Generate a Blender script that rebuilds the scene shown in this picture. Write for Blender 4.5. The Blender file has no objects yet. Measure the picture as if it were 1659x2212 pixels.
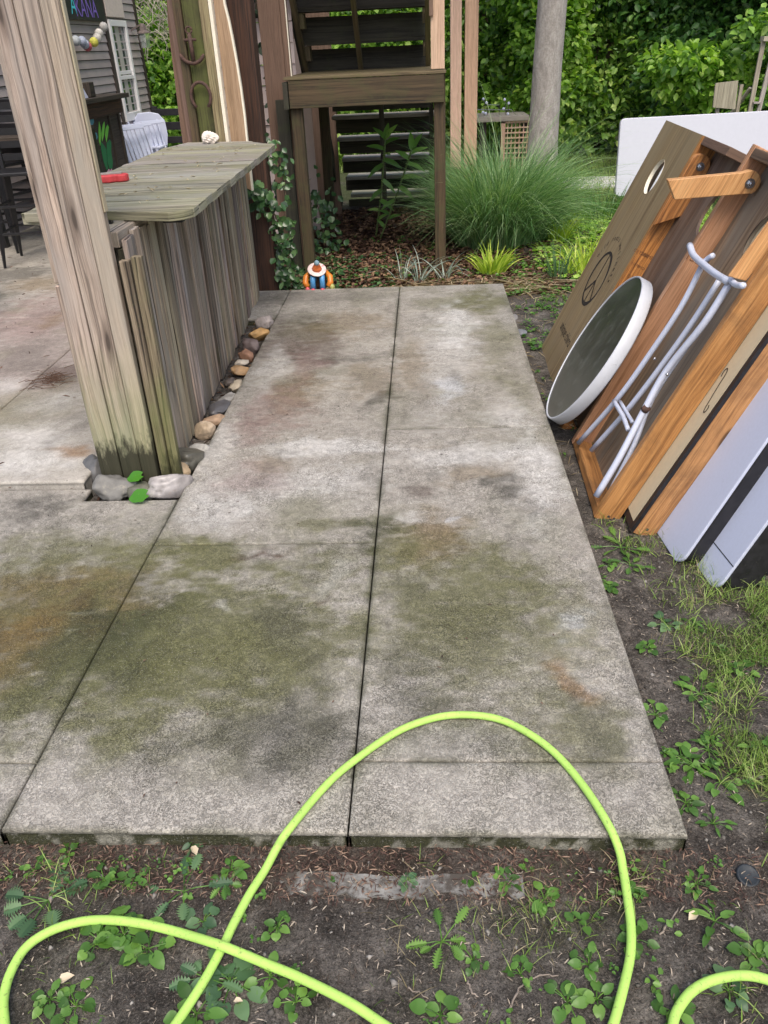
import bpy, bmesh, math, random
import numpy as np
from mathutils import Vector, Matrix, noise as mnoise
random.seed(7); RNG = np.random.default_rng(7)
C = bpy.context.scene.collection
S = bpy.context.scene
PI = math.pi
# ------------------------------------------------------------------ camera, sky, sun, exposure
F_PX, YAW, PITCH, ROLL, HC = 1720.27, -0.06652, 0.52865, -0.04844, 1.6
CW, CH = 1659.0, 2212.0
_f = np.array([math.sin(YAW)*math.cos(PITCH), math.cos(YAW)*math.cos(PITCH), -math.sin(PITCH)])
_r0 = np.array([math.cos(YAW), -math.sin(YAW), 0.0]); _u0 = np.cross(_r0, _f)
_r = math.cos(ROLL)*_r0 + math.sin(ROLL)*_u0
_u = -math.sin(ROLL)*_r0 + math.cos(ROLL)*_u0
cam = bpy.data.cameras.new("camera"); cam_o = bpy.data.objects.new("camera", cam); C.objects.link(cam_o)
cam_o.matrix_world = Matrix(((_r[0], _u[0], -_f[0], 0), (_r[1], _u[1], -_f[1], 0), (_r[2], _u[2], -_f[2], HC), (0, 0, 0, 1)))
cam.sensor_fit = 'VERTICAL'; cam.sensor_height = 24.0; cam.lens = F_PX/CH*24.0
cam.clip_start = 0.05; cam.clip_end = 500
S.camera = cam_o
w = bpy.data.worlds.new("World"); S.world = w; w.use_nodes = True
SUN_EL, SUN_AZ = math.radians(58), math.radians(168)      # azimuth from +Y clockwise
nt = w.node_tree; bg = nt.nodes['Background']
sky = nt.nodes.new('ShaderNodeTexSky'); sky.sky_type = 'NISHITA'; sky.sun_disc = False
sky.sun_elevation = SUN_EL; sky.sun_rotation = SUN_AZ; sky.air_density = 1.0; sky.dust_density = 4.0; sky.ozone_density = 0.6
nt.links.new(sky.outputs[0], bg.inputs[0]); bg.inputs[1].default_value = 0.13
sl = bpy.data.lights.new("sun", 'SUN'); sl.energy = 1.4; sl.angle = math.radians(32); sl.color = (1.0, 0.93, 0.84)
so = bpy.data.objects.new("sun", sl); C.objects.link(so)
sd = Vector((math.sin(SUN_AZ)*math.cos(SUN_EL), math.cos(SUN_AZ)*math.cos(SUN_EL), math.sin(SUN_EL)))
so.rotation_euler = sd.to_track_quat('Z', 'Y').to_euler(); so.location = (0, 0, 8)
S.view_settings.view_transform = 'Standard'; S.view_settings.look = 'None'
S.view_settings.exposure = 0.75; S.view_settings.gamma = 1.0

def g(x, y, z=0.0):
    """point where the sight line of a spot in the photograph meets the level z"""
    d = _r*(x-CW/2)/F_PX + _u*(CH/2-y)/F_PX + _f
    t = (z-HC)/d[2]; return np.array([0, 0, HC]) + t*d
def gy(x, y, Y):
    d = _r*(x-CW/2)/F_PX + _u*(CH/2-y)/F_PX + _f
    return np.array([0, 0, HC]) + d*(Y/d[1])
def gx(x, y, X):
    d = _r*(x-CW/2)/F_PX + _u*(CH/2-y)/F_PX + _f
    return np.array([0, 0, HC]) + d*(X/d[0])
def gplane(x, y, o, n):
    d = _r*(x-CW/2)/F_PX + _u*(CH/2-y)/F_PX + _f
    c = np.array([0, 0, HC]); t = np.dot(np.array(o)-c, n)/np.dot(d, n); return c + t*d

# ------------------------------------------------------------------ node helper
class NT:
    def __init__(s, name):
        s.m = bpy.data.materials.new(name); s.m.use_nodes = True; s.t = s.m.node_tree
        s.b = s.t.nodes['Principled BSDF']; s.out = s.t.nodes['Material Output']
    def n(s, typ, **kw):
        nd = s.t.nodes.new(typ)
        for k, v in kw.items(): setattr(nd, k, v)
        return nd
    def l(s, a, b): s.t.links.new(a, b)
    def coord(s, kind='Object', scale=(1, 1, 1)):
        c = s.n('ShaderNodeTexCoord'); m = s.n('ShaderNodeMapping'); s.l(c.outputs[kind], m.inputs[0]); m.inputs['Scale'].default_value = scale
        return m.outputs[0]
    def noise(s, vec, scale, detail=4, rough=.6, dist=0.0):
        n = s.n('ShaderNodeTexNoise'); s.l(vec, n.inputs['Vector']); n.inputs['Scale'].default_value = scale
        n.inputs['Detail'].default_value = detail; n.inputs['Roughness'].default_value = rough; n.inputs['Distortion'].default_value = dist
        return n.outputs['Fac']
    def vor(s, vec, scale, out='Distance', feature='F1'):
        n = s.n('ShaderNodeTexVoronoi'); n.feature = feature; s.l(vec, n.inputs['Vector']); n.inputs['Scale'].default_value = scale
        return n.outputs[out]
    def ramp(s, fac, stops, interp='LINEAR'):
        r = s.n('ShaderNodeValToRGB'); s.l(fac, r.inputs[0]); e = r.color_ramp.elements; r.color_ramp.interpolation = interp
        for i, (p, c) in enumerate(stops):
            if i > 1: e.new(p)
            el = e[i] if i < 2 else e[-1]
        for i, (p, c) in enumerate(stops):
            e[i].position = p; e[i].color = tuple(c)+(1,) if len(c) == 3 else c
        return r.outputs[0]
    def map(s, v, a, b, c=0.0, d=1.0):
        m = s.n('ShaderNodeMapRange'); s.l(v, m.inputs[0]); m.inputs[1].default_value = a; m.inputs[2].default_value = b
        m.inputs[3].default_value = c; m.inputs[4].default_value = d; return m.outputs[0]
    def math(s, op, a, b=None):
        m = s.n('ShaderNodeMath', operation=op)
        for i, v in enumerate((a, b)):
            if v is None: continue
            if isinstance(v, (int, float)): m.inputs[i].default_value = v
            else: s.l(v, m.inputs[i])
        return m.outputs[0]
    def mix(s, fac, a, b, mode='MIX'):
        m = s.n('ShaderNodeMix', data_type='RGBA', blend_type=mode)
        for sock, v in ((m.inputs[0], fac), (m.inputs[6], a), (m.inputs[7], b)):
            if isinstance(v, (int, float)): sock.default_value = v
            elif isinstance(v, tuple): sock.default_value = v + (1,)
            else: s.l(v, sock)
        return m.outputs[2]
    def attr(s, name, out='Fac'):
        a = s.n('ShaderNodeAttribute', attribute_name=name); return a.outputs[out]
    def bump(s, h, strength=.3, dist=.003):
        b = s.n('ShaderNodeBump'); b.inputs['Strength'].default_value = strength; b.inputs['Distance'].default_value = dist
        s.l(h, b.inputs['Height']); s.l(b.outputs[0], s.b.inputs['Normal'])
    def col(s, c):
        if isinstance(c, tuple): s.b.inputs['Base Color'].default_value = c + (1,)
        else: s.l(c, s.b.inputs['Base Color'])
    def rough(s, r):
        if isinstance(r, (int, float)): s.b.inputs['Roughness'].default_value = r
        else: s.l(r, s.b.inputs['Roughness'])

def wood(name, light, mid, dark, grey=None, rough=.75, grain=1.0, knots=.5, moss=None, vary=.25, wetbase=None, bump=.5, cracks=.6):
    """weathered wood, grain along UV.x (metres)"""
    n = NT(name); uv = n.coord('UV'); rnd = n.attr('rnd')
    sep = n.n('ShaderNodeSeparateXYZ'); n.l(uv, sep.inputs[0])
    wob = n.noise(uv, 2.2, 2, .5); u2 = n.math('ADD', sep.outputs[1], n.math('MULTIPLY', wob, .035))
    cmb = n.n('ShaderNodeCombineXYZ'); n.l(sep.outputs[0], cmb.inputs[0]); n.l(u2, cmb.inputs[1]); n.l(n.math('MULTIPLY', rnd, 17.0), cmb.inputs[2])
    def sc(a, b):
        m = n.n('ShaderNodeMapping'); n.l(cmb.outputs[0], m.inputs[0]); m.inputs['Scale'].default_value = (a, b, 1); return m.outputs[0]
    g1 = n.noise(sc(1.3*grain, 46*grain), 1, 6, .72, .5)
    g2 = n.noise(sc(7*grain, 230*grain), 1, 4, .75, .3)
    big = n.noise(sc(1.3, 7), 1, 3, .6, .6)
    c = n.ramp(g1, [(.36, dark), (.48, mid), (.64, light)])
    fine = n.map(g2, .3, .7, .72, 1.16)
    c = n.mix(1.0, c, n.ramp(g2, [(.3, (.66, .64, .62)), (.62, (1.08, 1.08, 1.08))]), 'MULTIPLY')
    if grey: c = n.mix(n.map(big, .38, .66, 0, .85), c, grey)
    # knots
    v = n.n('ShaderNodeTexVoronoi'); v.voronoi_dimensions = '2D'; kk_ = n.n('ShaderNodeVectorMath', operation='ADD'); n.l(sc(2.2, 11), kk_.inputs[0]); kc = n.n('ShaderNodeCombineXYZ'); n.l(n.math('MULTIPLY', rnd, 31.0), kc.inputs[0]); n.l(n.math('MULTIPLY', rnd, 57.0), kc.inputs[1]); n.l(kc.outputs[0], kk_.inputs[1]); n.l(kk_.outputs[0], v.inputs['Vector']); v.inputs['Scale'].default_value = 1.0
    vs = n.n('ShaderNodeSeparateColor'); n.l(v.outputs['Color'], vs.inputs[0]); pick = n.map(vs.outputs[0], .80, .81, 0, 1)
    k2 = n.math('MULTIPLY', n.math('MULTIPLY', n.map(v.outputs['Distance'], .13, .26, 1, 0), pick), knots*.75)
    c = n.mix(k2, c, tuple(x*.9 for x in mid) if not grey else tuple(x*1.05 for x in dark))
    k = n.math('MULTIPLY', n.math('MULTIPLY', n.map(v.outputs['Distance'], .06, .12, 1, 0), pick), knots)
    c = n.mix(k, c, tuple(x*.4 for x in dark))
    # long dark checks
    cr = n.noise(sc(1.0, 85), 1, 3, .55, .15)
    ck = n.map(cr, .60, .64, 0, cracks)
    c = n.mix(ck, c, tuple(x*.25 for x in dark))
    tint = n.map(rnd, 0, 1, 1-vary, 1+vary)
    tc = n.n('ShaderNodeCombineColor'); n.l(tint, tc.inputs[0]); n.l(n.math('MULTIPLY', tint, n.map(n.math('FRACT', n.math('MULTIPLY', rnd, 7.3)), 0, 1, .94, 1.02)), tc.inputs[1]); n.l(n.math('MULTIPLY', tint, n.map(n.math('FRACT', n.math('MULTIPLY', rnd, 13.7)), 0, 1, .78, 1.0)), tc.inputs[2])
    c = n.mix(1.0, c, tc.outputs[0], 'MULTIPLY')
    ob = n.coord('Object')
    if moss:
        mcol, amt = moss; mo = n.noise(ob, 5.0, 6, .65, .5)
        c = n.mix(n.map(mo, .62-.3*amt, .85-.2*amt, 0, min(1, amt+.25)), c, mcol)
    if wetbase:
        z = n.n('ShaderNodeSeparateXYZ'); n.l(ob, z.inputs[0]); nn = n.noise(n.coord('Object', (9, 9, 3)), 3, 4, .7)
        zz = n.math('SUBTRACT', z.outputs[2], n.math('MULTIPLY', n.math('SUBTRACT', nn, .5), .35))
        c = n.mix(n.map(zz, wetbase[1]+.45, wetbase[1], 0, .55), c, wetbase[2])
        c = n.mix(n.map(zz, wetbase[1]+.03, wetbase[1]-.05, 0, .92), c, wetbase[0])
    n.col(c); n.rough(rough)
    h = n.math('SUBTRACT', n.math('ADD', n.math('MULTIPLY', g1, .6), n.math('MULTIPLY', g2, .4)), n.math('MULTIPLY', ck, .8))
    n.bump(h, bump, .0035)
    return n.m

def plain(name, col, rough=.5, metal=0.0, noise=0.1, nscale=30, bump=0.0, dirt=None, spec=None, coat=0):
    n = NT(name); ob = n.coord('Object'); f = n.noise(ob, nscale, 4, .6)
    a = tuple(max(0, c*(1-noise)) for c in col); b = tuple(min(1, c*(1+noise)) for c in col)
    c = n.ramp(f, [(.3, a), (.7, b)])
    if dirt: c = n.mix(n.map(n.noise(ob, dirt[2], 8, .72, .4), dirt[3], dirt[3]+.12, 0, dirt[1]), c, dirt[0])
    n.col(c); n.rough(n.map(f, .3, .7, rough*.85, min(1, rough*1.15))); n.b.inputs['Metallic'].default_value = metal
    if coat: n.b.inputs['Coat Weight'].default_value = coat
    if bump: n.bump(f, bump, .002)
    return n.m

def leafmat(name, dark, mid, light, rough=.45, trans=.35, hue=None):
    n = NT(name); r = n.attr('rnd'); c = n.ramp(r, [(0.0, dark), (.5, mid), (1.0, light)])
    n.col(c); n.rough(rough)
    if trans:
        t = n.n('ShaderNodeBsdfTranslucent'); n.l(n.mix(1.0, c, (1.3, 1.35, .6), 'MULTIPLY'), t.inputs[0])
        mx = n.n('ShaderNodeMixShader'); mx.inputs[0].default_value = trans
        n.l(n.b.outputs[0], mx.inputs[1]); n.l(t.outputs[0], mx.inputs[2]); n.l(mx.outputs[0], n.out.inputs[0])
    return n.m

# ------------------------------------------------------------------ tagging and meshes
def tag(o, label=None, cat=None, group=None, kind=None):
    if label: o['label'] = label
    if cat: o['category'] = cat
    if group: o['group'] = group
    if kind: o['kind'] = kind
    return o
def empty(name, loc, label, cat, group=None):
    o = bpy.data.objects.new(name, None); C.objects.link(o); o.location = tuple(float(v) for v in loc); o.empty_display_size = .1
    return tag(o, label, cat, group)
def link(name, me, mat, parent=None, smooth=False, bevel=0, seg=2):
    o = bpy.data.objects.new(name, me); C.objects.link(o)
    if mat is not None: me.materials.append(mat)
    if parent is not None:
        o.parent = parent; o.matrix_parent_inverse = Matrix.Translation(parent.location).inverted()
    if smooth: me.polygons.foreach_set('use_smooth', [True]*len(me.polygons))
    if bevel:
        b = o.modifiers.new('bevel', 'BEVEL'); b.width = bevel; b.segments = seg; b.limit_method = 'ANGLE'; b.angle_limit = math.radians(35)
    return o
def np_(v): return np.array(v, dtype=float)
def unit(v): v = np_(v); return v/np.linalg.norm(v)
class MB:
    def __init__(s): s.v = []; s.f = []; s.uv = []; s.r = []
    def face(s, idx, uvs, rnd): s.f.append(idx); s.uv += uvs; s.r.append(rnd)
    def box(s, o, X, Y, Z, sx, sy, sz, rnd=None, wob=0.0):
        """box from corner o; uv.x runs along the longest axis"""
        rnd = random.random() if rnd is None else rnd
        o, X, Y, Z = map(np_, (o, X, Y, Z)); b = len(s.v); L = [sx, sy, sz]; la = int(np.argmax(L)); off = random.random()*5; A = (X, Y, Z)
        loc = []
        for i in (0, 1):
            for j in (0, 1):
                for k in (0, 1):
                    p = o + X*(sx*i)+Y*(sy*j)+Z*(sz*k)
                    if wob: p = p + RNG.normal(0, wob, 3)
                    s.v.append(p); loc.append((i*sx, j*sy, k*sz))
        for fi, q in enumerate([(0, 1, 3, 2), (4, 6, 7, 5), (0, 4, 5, 1), (2, 3, 7, 6), (0, 2, 6, 4), (1, 5, 7, 3)]):
            ax = (0, 0, 1, 1, 2, 2)[fi]; oth = [a for a in (0, 1, 2) if a != ax]
            ua = la if la in oth else (oth[0] if L[oth[0]] > L[oth[1]] else oth[1]); va = [a for a in oth if a != ua][0]
            s.face([b+i for i in q], [(loc[i][ua]*(1 if ax != la else .12)+off, loc[i][va]+off*3+ax*.31) for i in q], rnd)
    def beam(s, p0, p1, w, t, side=None, rnd=None):
        """beam between two points, width w along side, thickness t across"""
        p0, p1 = np_(p0), np_(p1); Z = unit(p1-p0); side = unit(side if side is not None else ((1, 0, 0) if abs(Z[0]) < .9 else (0, 1, 0)))
        X = unit(side-Z*np.dot(side, Z)); Y = np.cross(Z, X)
        s.box(p0-X*w/2-Y*t/2, X, Y, Z, w, t, np.linalg.norm(p1-p0), rnd)
    def prism(s, pts, o, X, Y, N, t, rnd=None, uaxis=1):
        """polygon pts (2d) in the frame o,X,Y extruded by t along -N"""
        rnd = random.random() if rnd is None else rnd
        o, X, Y, N = map(np_, (o, X, Y, N)); b = len(s.v); n = len(pts); off = random.random()*5
        for dz in (0, -t):
            for (a, c) in pts: s.v.append(o+X*a+Y*c+N*dz)
        U = [(c+off, a+off) if uaxis == 1 else (a+off, c+off) for a, c in pts]
        s.face([b+i for i in range(n)], list(U), rnd)
        s.face([b+n+i for i in reversed(range(n))], list(reversed(U)), rnd)
        per = 0
        for i in range(n):
            j = (i+1) % n; d = math.dist(pts[i], pts[j])
            s.face([b+i, b+n+i, b+n+j, b+j], [(per, 0), (per, t), (per+d, t), (per+d, 0)], rnd); per += d
    def tube(s, pts, rad, seg=8, rnd=None, cap=True):
        rnd = random.random() if rnd is None else rnd
        pts = [np_(p) for p in pts]; n = len(pts); rad = [rad]*n if isinstance(rad, (int, float)) else rad
        b = len(s.v); prev = None; L = 0
        for i, p in enumerate(pts):
            t = unit(pts[min(i+1, n-1)]-pts[max(i-1, 0)])
            if prev is None: a = np.array([0, 0, 1.]) if abs(t[2]) < .9 else np.array([1., 0, 0])
            else: a = prev
            x = unit(a-t*np.dot(a, t)); prev = x; y = np.cross(t, x)
            for k in range(seg):
                th = 2*PI*k/seg; s.v.append(p+rad[i]*(math.cos(th)*x+math.sin(th)*y))
        for i in range(n-1):
            d = np.linalg.norm(pts[i+1]-pts[i])
            for k in range(seg):
                k2 = (k+1) % seg; r = rad[i]; v0 = 2*PI*r*k/seg; v1 = 2*PI*r*(k+1)/seg
                s.face([b+i*seg+k, b+i*seg+k2, b+(i+1)*seg+k2, b+(i+1)*seg+k], [(L, v0), (L, v1), (L+d, v1), (L+d, v0)], rnd)
            L += d
        if cap:
            for e, rev in ((0, True), (n-1, False)):
                idx = [b+e*seg+k for k in range(seg)]
                if rev: idx.reverse()
                s.face(idx, [(0, 0)]*seg, rnd)
    def lathe(s, prof, o, axis=(0, 0, 1), seg=20, rnd=None, scale=(1, 1)):
        rnd = random.random() if rnd is None else rnd
        Z = unit(axis); a = np.array([1., 0, 0]) if abs(Z[0]) < .9 else np.array([0, 1., 0]); X = unit(a-Z*np.dot(a, Z)); Y = np.cross(Z, X); o = np_(o); b = len(s.v)
        for r, h in prof:
            for k in range(seg):
                th = 2*PI*k/seg; s.v.append(o+Z*h+X*(r*math.cos(th)*scale[0])+Y*(r*math.sin(th)*scale[1]))
        for i in range(len(prof)-1):
            for k in range(seg):
                k2 = (k+1) % seg; s.face([b+i*seg+k, b+i*seg+k2, b+(i+1)*seg+k2, b+(i+1)*seg+k], [(k/seg, i), ((k+1)/seg, i), ((k+1)/seg, i+1), (k/seg, i+1)], rnd)
        s.face([b+k for k in reversed(range(seg))], [(0, 0)]*seg, rnd); e = b+(len(prof)-1)*seg
        s.face([e+k for k in range(seg)], [(0, 0)]*seg, rnd)
    def ball(s, o, r, seg=12, rnd=None, sc=(1, 1, 1)):
        rnd = random.random() if rnd is None else rnd; b = len(s.v); o = np_(o); rings = seg//2
        for i in range(rings+1):
            ph = PI*(i+.001)/(rings+.002)
            for k in range(seg):
                th = 2*PI*k/seg; s.v.append(o+r*np.array([math.sin(ph)*math.cos(th)*sc[0], math.sin(ph)*math.sin(th)*sc[1], math.cos(ph)*sc[2]]))
        for i in range(rings):
            for k in range(seg):
                k2 = (k+1) % seg; s.face([b+i*seg+k, b+(i+1)*seg+k, b+(i+1)*seg+k2, b+i*seg+k2], [(0, 0)]*4, rnd)
    def build(s, name, mat, parent=None, smooth=False, bevel=0, seg=2):
        me = bpy.data.meshes.new(name); me.from_pydata([tuple(map(float, v)) for v in s.v], [], s.f)
        uv = me.uv_layers.new(name='UVMap'); uv.data.foreach_set('uv', np.array(s.uv, dtype=np.float32).ravel())
        a = me.attributes.new('rnd', 'FLOAT', 'FACE'); a.data.foreach_set('value', np.array(s.r, dtype=np.float32))
        me.update()
        if parent is None:      # a top-level mesh sits at its base
            arr = np.array(s.v); c = np.array([arr[:, 0].mean(), arr[:, 1].mean(), arr[:, 2].min()])
            me.vertices.foreach_set('co', (arr-c).astype(np.float32).ravel()); me.update()
            o = link(name, me, mat, None, smooth, bevel, seg); o.location = tuple(c); return o
        return link(name, me, mat, parent, smooth, bevel, seg)
def big(name, V, Fq, rnd, mat, parent=None, smooth=False, recentre=True, k=4):
    """large mesh of k-gons from numpy arrays"""
    V = np.asarray(V, dtype=np.float64); me = bpy.data.meshes.new(name)
    c = np.zeros(3)
    if parent is None and recentre: c = np.array([V[:, 0].mean(), V[:, 1].mean(), V[:, 2].min()])
    me.vertices.add(len(V)); me.vertices.foreach_set('co', (V-c).astype(np.float32).ravel())
    nf = len(Fq); me.loops.add(nf*k); me.loops.foreach_set('vertex_index', np.asarray(Fq, dtype=np.int32).ravel())
    me.polygons.add(nf); me.polygons.foreach_set('loop_start', np.arange(0, nf*k, k, dtype=np.int32))
    if rnd is not None:
        a = me.attributes.new('rnd', 'FLOAT', 'FACE'); a.data.foreach_set('value', np.asarray(rnd, dtype=np.float32))
    me.update(calc_edges=True); o = link(name, me, mat, parent, smooth)
    if parent is None: o.location = tuple(c)
    return o
def norm_rows(a): return a/np.maximum(np.linalg.norm(a, axis=1, keepdims=True), 1e-9)
def leaves(name, P, D, N, L, W, rnd, mat, parent=None, fold=.15, droop=.15):
    """P base points, D leaf directions, N normals: rounded folded leaves, 6 verts each"""
    n = len(P); D = norm_rows(D); N = N-D*np.sum(N*D, 1, keepdims=True); N = norm_rows(N); X = np.cross(D, N)
    L = np.broadcast_to(L, n).reshape(-1, 1); W = np.broadcast_to(W, n).reshape(-1, 1)
    v = np.stack([P, P+D*L*.38-X*W*.5+N*W*fold, P+D*L*.75-X*W*.38+N*(W*fold-L*droop*.4), P+D*L-N*L*droop,
                  P+D*L*.75+X*W*.38+N*(W*fold-L*droop*.4), P+D*L*.38+X*W*.5+N*W*fold], 1).reshape(-1, 3)
    b = np.arange(n)[:, None]*6
    F = np.stack([b+np.array([0, 1, 2, 3]), b+np.array([0, 3, 4, 5])], 1).reshape(-1, 4)
    return big(name, v, F, np.repeat(rnd, 2), mat, parent)
def blades(name, P, D, L, W, droop, rnd, mat, parent=None, seg=5, lift=None):
    """curved grass blades: base P, start direction D, length L, droop amount"""
    n = len(P); D = norm_rows(D); L = np.broadcast_to(L, n); W = np.broadcast_to(W, n); droop = np.broadcast_to(droop, n)
    side = norm_rows(np.stack([-D[:, 1]+RNG.normal(0, .5, n), D[:, 0]+RNG.normal(0, .5, n), RNG.normal(0, .15, n)], 1)+1e-6)
    h = D.copy(); h[:, 2] = 0; h = norm_rows(h+1e-6); rows = []
    p = P.copy(); d = D.copy()
    for i in range(seg+1):
        t = i/seg; w = W*(1-t**2.2)*.5*(.6+.4*min(1, t*4)); w = np.maximum(w, W*.03)
        rows.append(p-side*w[:, None]); rows.append(p+side*w[:, None])
        p = p + d*(L/seg)[:, None]; d = norm_rows(d + h*(droop/seg*.9)[:, None] - np.array([0, 0, 1.])*(droop/seg*(.4+1.6*t))[:, None])
    v = np.stack(rows, 1).reshape(-1, 3); b = np.arange(n)[:, None]*(2*(seg+1))
    F = np.stack([b+np.array([2*i, 2*i+1, 2*i+3, 2*i+2]) for i in range(seg)], 1).reshape(-1, 4)
    return big(name, v, F, np.repeat(rnd, seg), mat, parent)
def leaves_hi(name, P, D, N, L, W, rnd, mat, parent=None, fold=.15, droop=.2, heart=.12):
    """smooth rounded leaves: midrib with 7 points on each side"""
    n = len(P); D = norm_rows(D); N = norm_rows(N-D*np.sum(N*D, 1, keepdims=True)); X = np.cross(D, N); L = np.broadcast_to(L, n).reshape(-1, 1); W = np.broadcast_to(W, n).reshape(-1, 1)
    ts = [-heart*.6, .06, .22, .42, .62, .80, .93, 1.0]; ws = [.22, .40, .50, .50, .42, .28, .12, .0]; mt = [0, .06, .22, .42, .62, .80, .93, 1.0]; rows = []
    for s_ in (0, 1, -1):
        for k in range(8):
            t = mt[k] if s_ == 0 else ts[k]; wv = ws[k]*s_; wav = .04*math.sin(k*2.3)*(s_ != 0)
            rows.append(P+D*L*t+X*W*wv+N*(W*(fold*abs(wv)*2+wav)-L*droop*max(t, 0)**2))
    v = np.stack(rows, 1).reshape(-1, 3); b = np.arange(n)[:, None]*24; Q = []
    for k in range(7): Q.append(b+np.array([k, k+1, 9+k, 8+k])); Q.append(b+np.array([k, 16+k, 17+k, k+1]))
    return big(name, v, np.stack(Q, 1).reshape(-1, 4), np.repeat(rnd, 14), mat, parent, smooth=True)
_lat = {}
def vnoise(x, y, seed=0):
    if seed not in _lat: _lat[seed] = np.random.default_rng(seed+100).random((256, 256))
    T = _lat[seed]; xi = np.floor(x).astype(int); yi = np.floor(y).astype(int); fx = x-xi; fy = y-yi; fx = fx*fx*(3-2*fx); fy = fy*fy*(3-2*fy)
    a = T[xi % 256, yi % 256]; b = T[(xi+1) % 256, yi % 256]; c = T[xi % 256, (yi+1) % 256]; d = T[(xi+1) % 256, (yi+1) % 256]
    return (a*(1-fx)+b*fx)*(1-fy)+(c*(1-fx)+d*fx)*fy
def fbm(x, y, sc, oct=5, seed=0, rough=.55):
    s = 0; a = 1; t = 0
    for i in range(oct): s = s+a*vnoise(x*sc*2**i+31.7*i, y*sc*2**i+17.3*i, seed+i); t += a; a *= rough
    return s/t
def text_mesh(s, size):
    cu = bpy.data.curves.new('t', 'FONT'); cu.body = s; cu.size = size; cu.resolution_u = 3; cu.align_x = 'CENTER'; cu.align_y = 'CENTER'
    o = bpy.data.objects.new('t', cu); C.objects.link(o); bpy.context.view_layer.update()
    dg = bpy.context.evaluated_depsgraph_get(); me = o.evaluated_get(dg).to_mesh()
    v = [tuple(x.co) for x in me.vertices]; f = [tuple(p.vertices) for p in me.polygons]
    bpy.data.objects.remove(o); bpy.data.curves.remove(cu); return v, f
def add_text(mb, s, size, o, X, Y, sx=1.0):
    v, f = text_mesh(s, size); b = len(mb.v); o, X, Y = map(np_, (o, X, Y))
    for p in v: mb.v.append(o+X*p[0]*sx+Y*p[1])
    for q in f: mb.face([b+i for i in q], [(0, 0)]*len(q), .5)

# ------------------------------------------------------------------ materials
def mat_concrete(name, scale=1.0, fine=1.0):
    n = NT(name); ob = n.coord('Object'); st = n.attr('stain_sheen', 'Color')
    w1 = n.noise(ob, 75*scale, 5, .62, 1.7); rid = n.math('ABSOLUTE', n.math('SUBTRACT', w1, .5))
    worm = n.map(rid, .0, .05, 1, 0)
    area = n.map(n.noise(ob, 4, 7, .7, .8), .38, .60, .10, 1.0)
    w2 = n.noise(ob, 260*scale, 3, .7, .6)
    sp = n.map(w2, .34, .46, .8, 0)
    dk = n.math('MULTIPLY', worm, n.math('MULTIPLY', area, .98*fine))
    c = n.mix(1.0, st, n.ramp(n.noise(ob, 22, 8, .78, .8), [(.32, (.70, .69, .68)), (.68, (1.22, 1.22, 1.21))]), 'MULTIPLY')
    c = n.mix(dk, c, n.mix(1.0, c, (.20, .20, .17), 'MULTIPLY'))
    grit = n.math('MULTIPLY', n.map(n.noise(ob, 150*scale, 4, .75, 1.0), .30, .44, 1, 0), n.map(n.noise(ob, 3.3, 6, .7, .8), .42, .62, .1, .9)); c = n.mix(n.math('MULTIPLY', grit, .7*fine), c, n.mix(1.0, c, (.28, .28, .24), 'MULTIPLY'))
    c = n.mix(n.math('MULTIPLY', sp, .55*fine), c, n.mix(1.0, c, (.42, .41, .38), 'MULTIPLY'))
    c = n.mix(n.map(n.noise(ob, 330*scale, 2, .5), .62, .72, 0, .45), c, (.62, .60, .56))
    c = n.mix(n.map(n.vor(ob, 14), .035, .055, .6, 0), c, (.10, .09, .07))
    n.col(c)
    wet = n.noise(ob, 1.1, 3, .5); n.rough(n.map(wet, .35, .7, .9, .62))
    n.b.inputs['Specular IOR Level'].default_value = .35
    h = n.math('SUBTRACT', n.math('ADD', n.math('MULTIPLY', w1, .6), n.math('MULTIPLY', w2, .5)), n.math('MULTIPLY', worm, .5))
    n.bump(h, .8*fine, .0035); return n.m
M_CONC = mat_concrete('concrete')
def mat_soil():
    n = NT('soil'); ob = n.coord('Object')
    a = n.noise(ob, 9, 8, .72, .5); b = n.noise(ob, 70, 6, .75, .4)
    c = n.ramp(a, [(.34, (.045, .040, .035)), (.5, (.125, .114, .102)), (.66, (.27, .25, .225))])
    gt = n.noise(ob, 210, 4, .8, .3); c = n.mix(n.map(gt, .38, .48, .8, 0), c, (.022, .019, .016)); c = n.mix(n.map(gt, .57, .64, 0, .7), c, (.36, .33, .30))
    c = n.mix(n.map(b, .3, .7, 0, 1), n.mix(1.0, c, (.45, .45, .45), 'MULTIPLY'), n.mix(1.0, c, (1.5, 1.45, 1.4), 'MULTIPLY'))
    c = n.mix(n.map(n.vor(ob, 95), .12, .2, .5, 0), c, (.17, .15, .13))
    z = n.attr('mulch'); c = n.mix(z, c, n.ramp(b, [(.35, (.022, .012, .008)), (.65, (.10, .05, .03))]))
    gr = n.attr('green'); c = n.mix(gr, c, n.ramp(b, [(.35, (.03, .045, .012)), (.65, (.09, .12, .035))]))
    n.col(c); n.rough(.95); n.b.inputs['Specular IOR Level'].default_value = .2
    n.bump(n.math('ADD', n.math('ADD', b, n.math('MULTIPLY', gt, .5)), n.math('MULTIPLY', a, .5)), 1.0, .016); return n.m
M_SOIL = mat_soil()
M_POST = wood('post_wood', (.58, .48, .405), (.38, .31, .262), (.12, .088, .070), grey=(.33, .305, .285), knots=.8, vary=.2, wetbase=((.015, .014, .005), .20, (.24, .28, .12)), cracks=.45, bump=.7)
M_BAR = wood('bar_plank_wood', (.50, .40, .325), (.26, .20, .16), (.05, .037, .030), grey=(.30, .285, .265), vary=.45, moss=((.14, .15, .05), .16), cracks=.9, bump=1.0)
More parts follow.
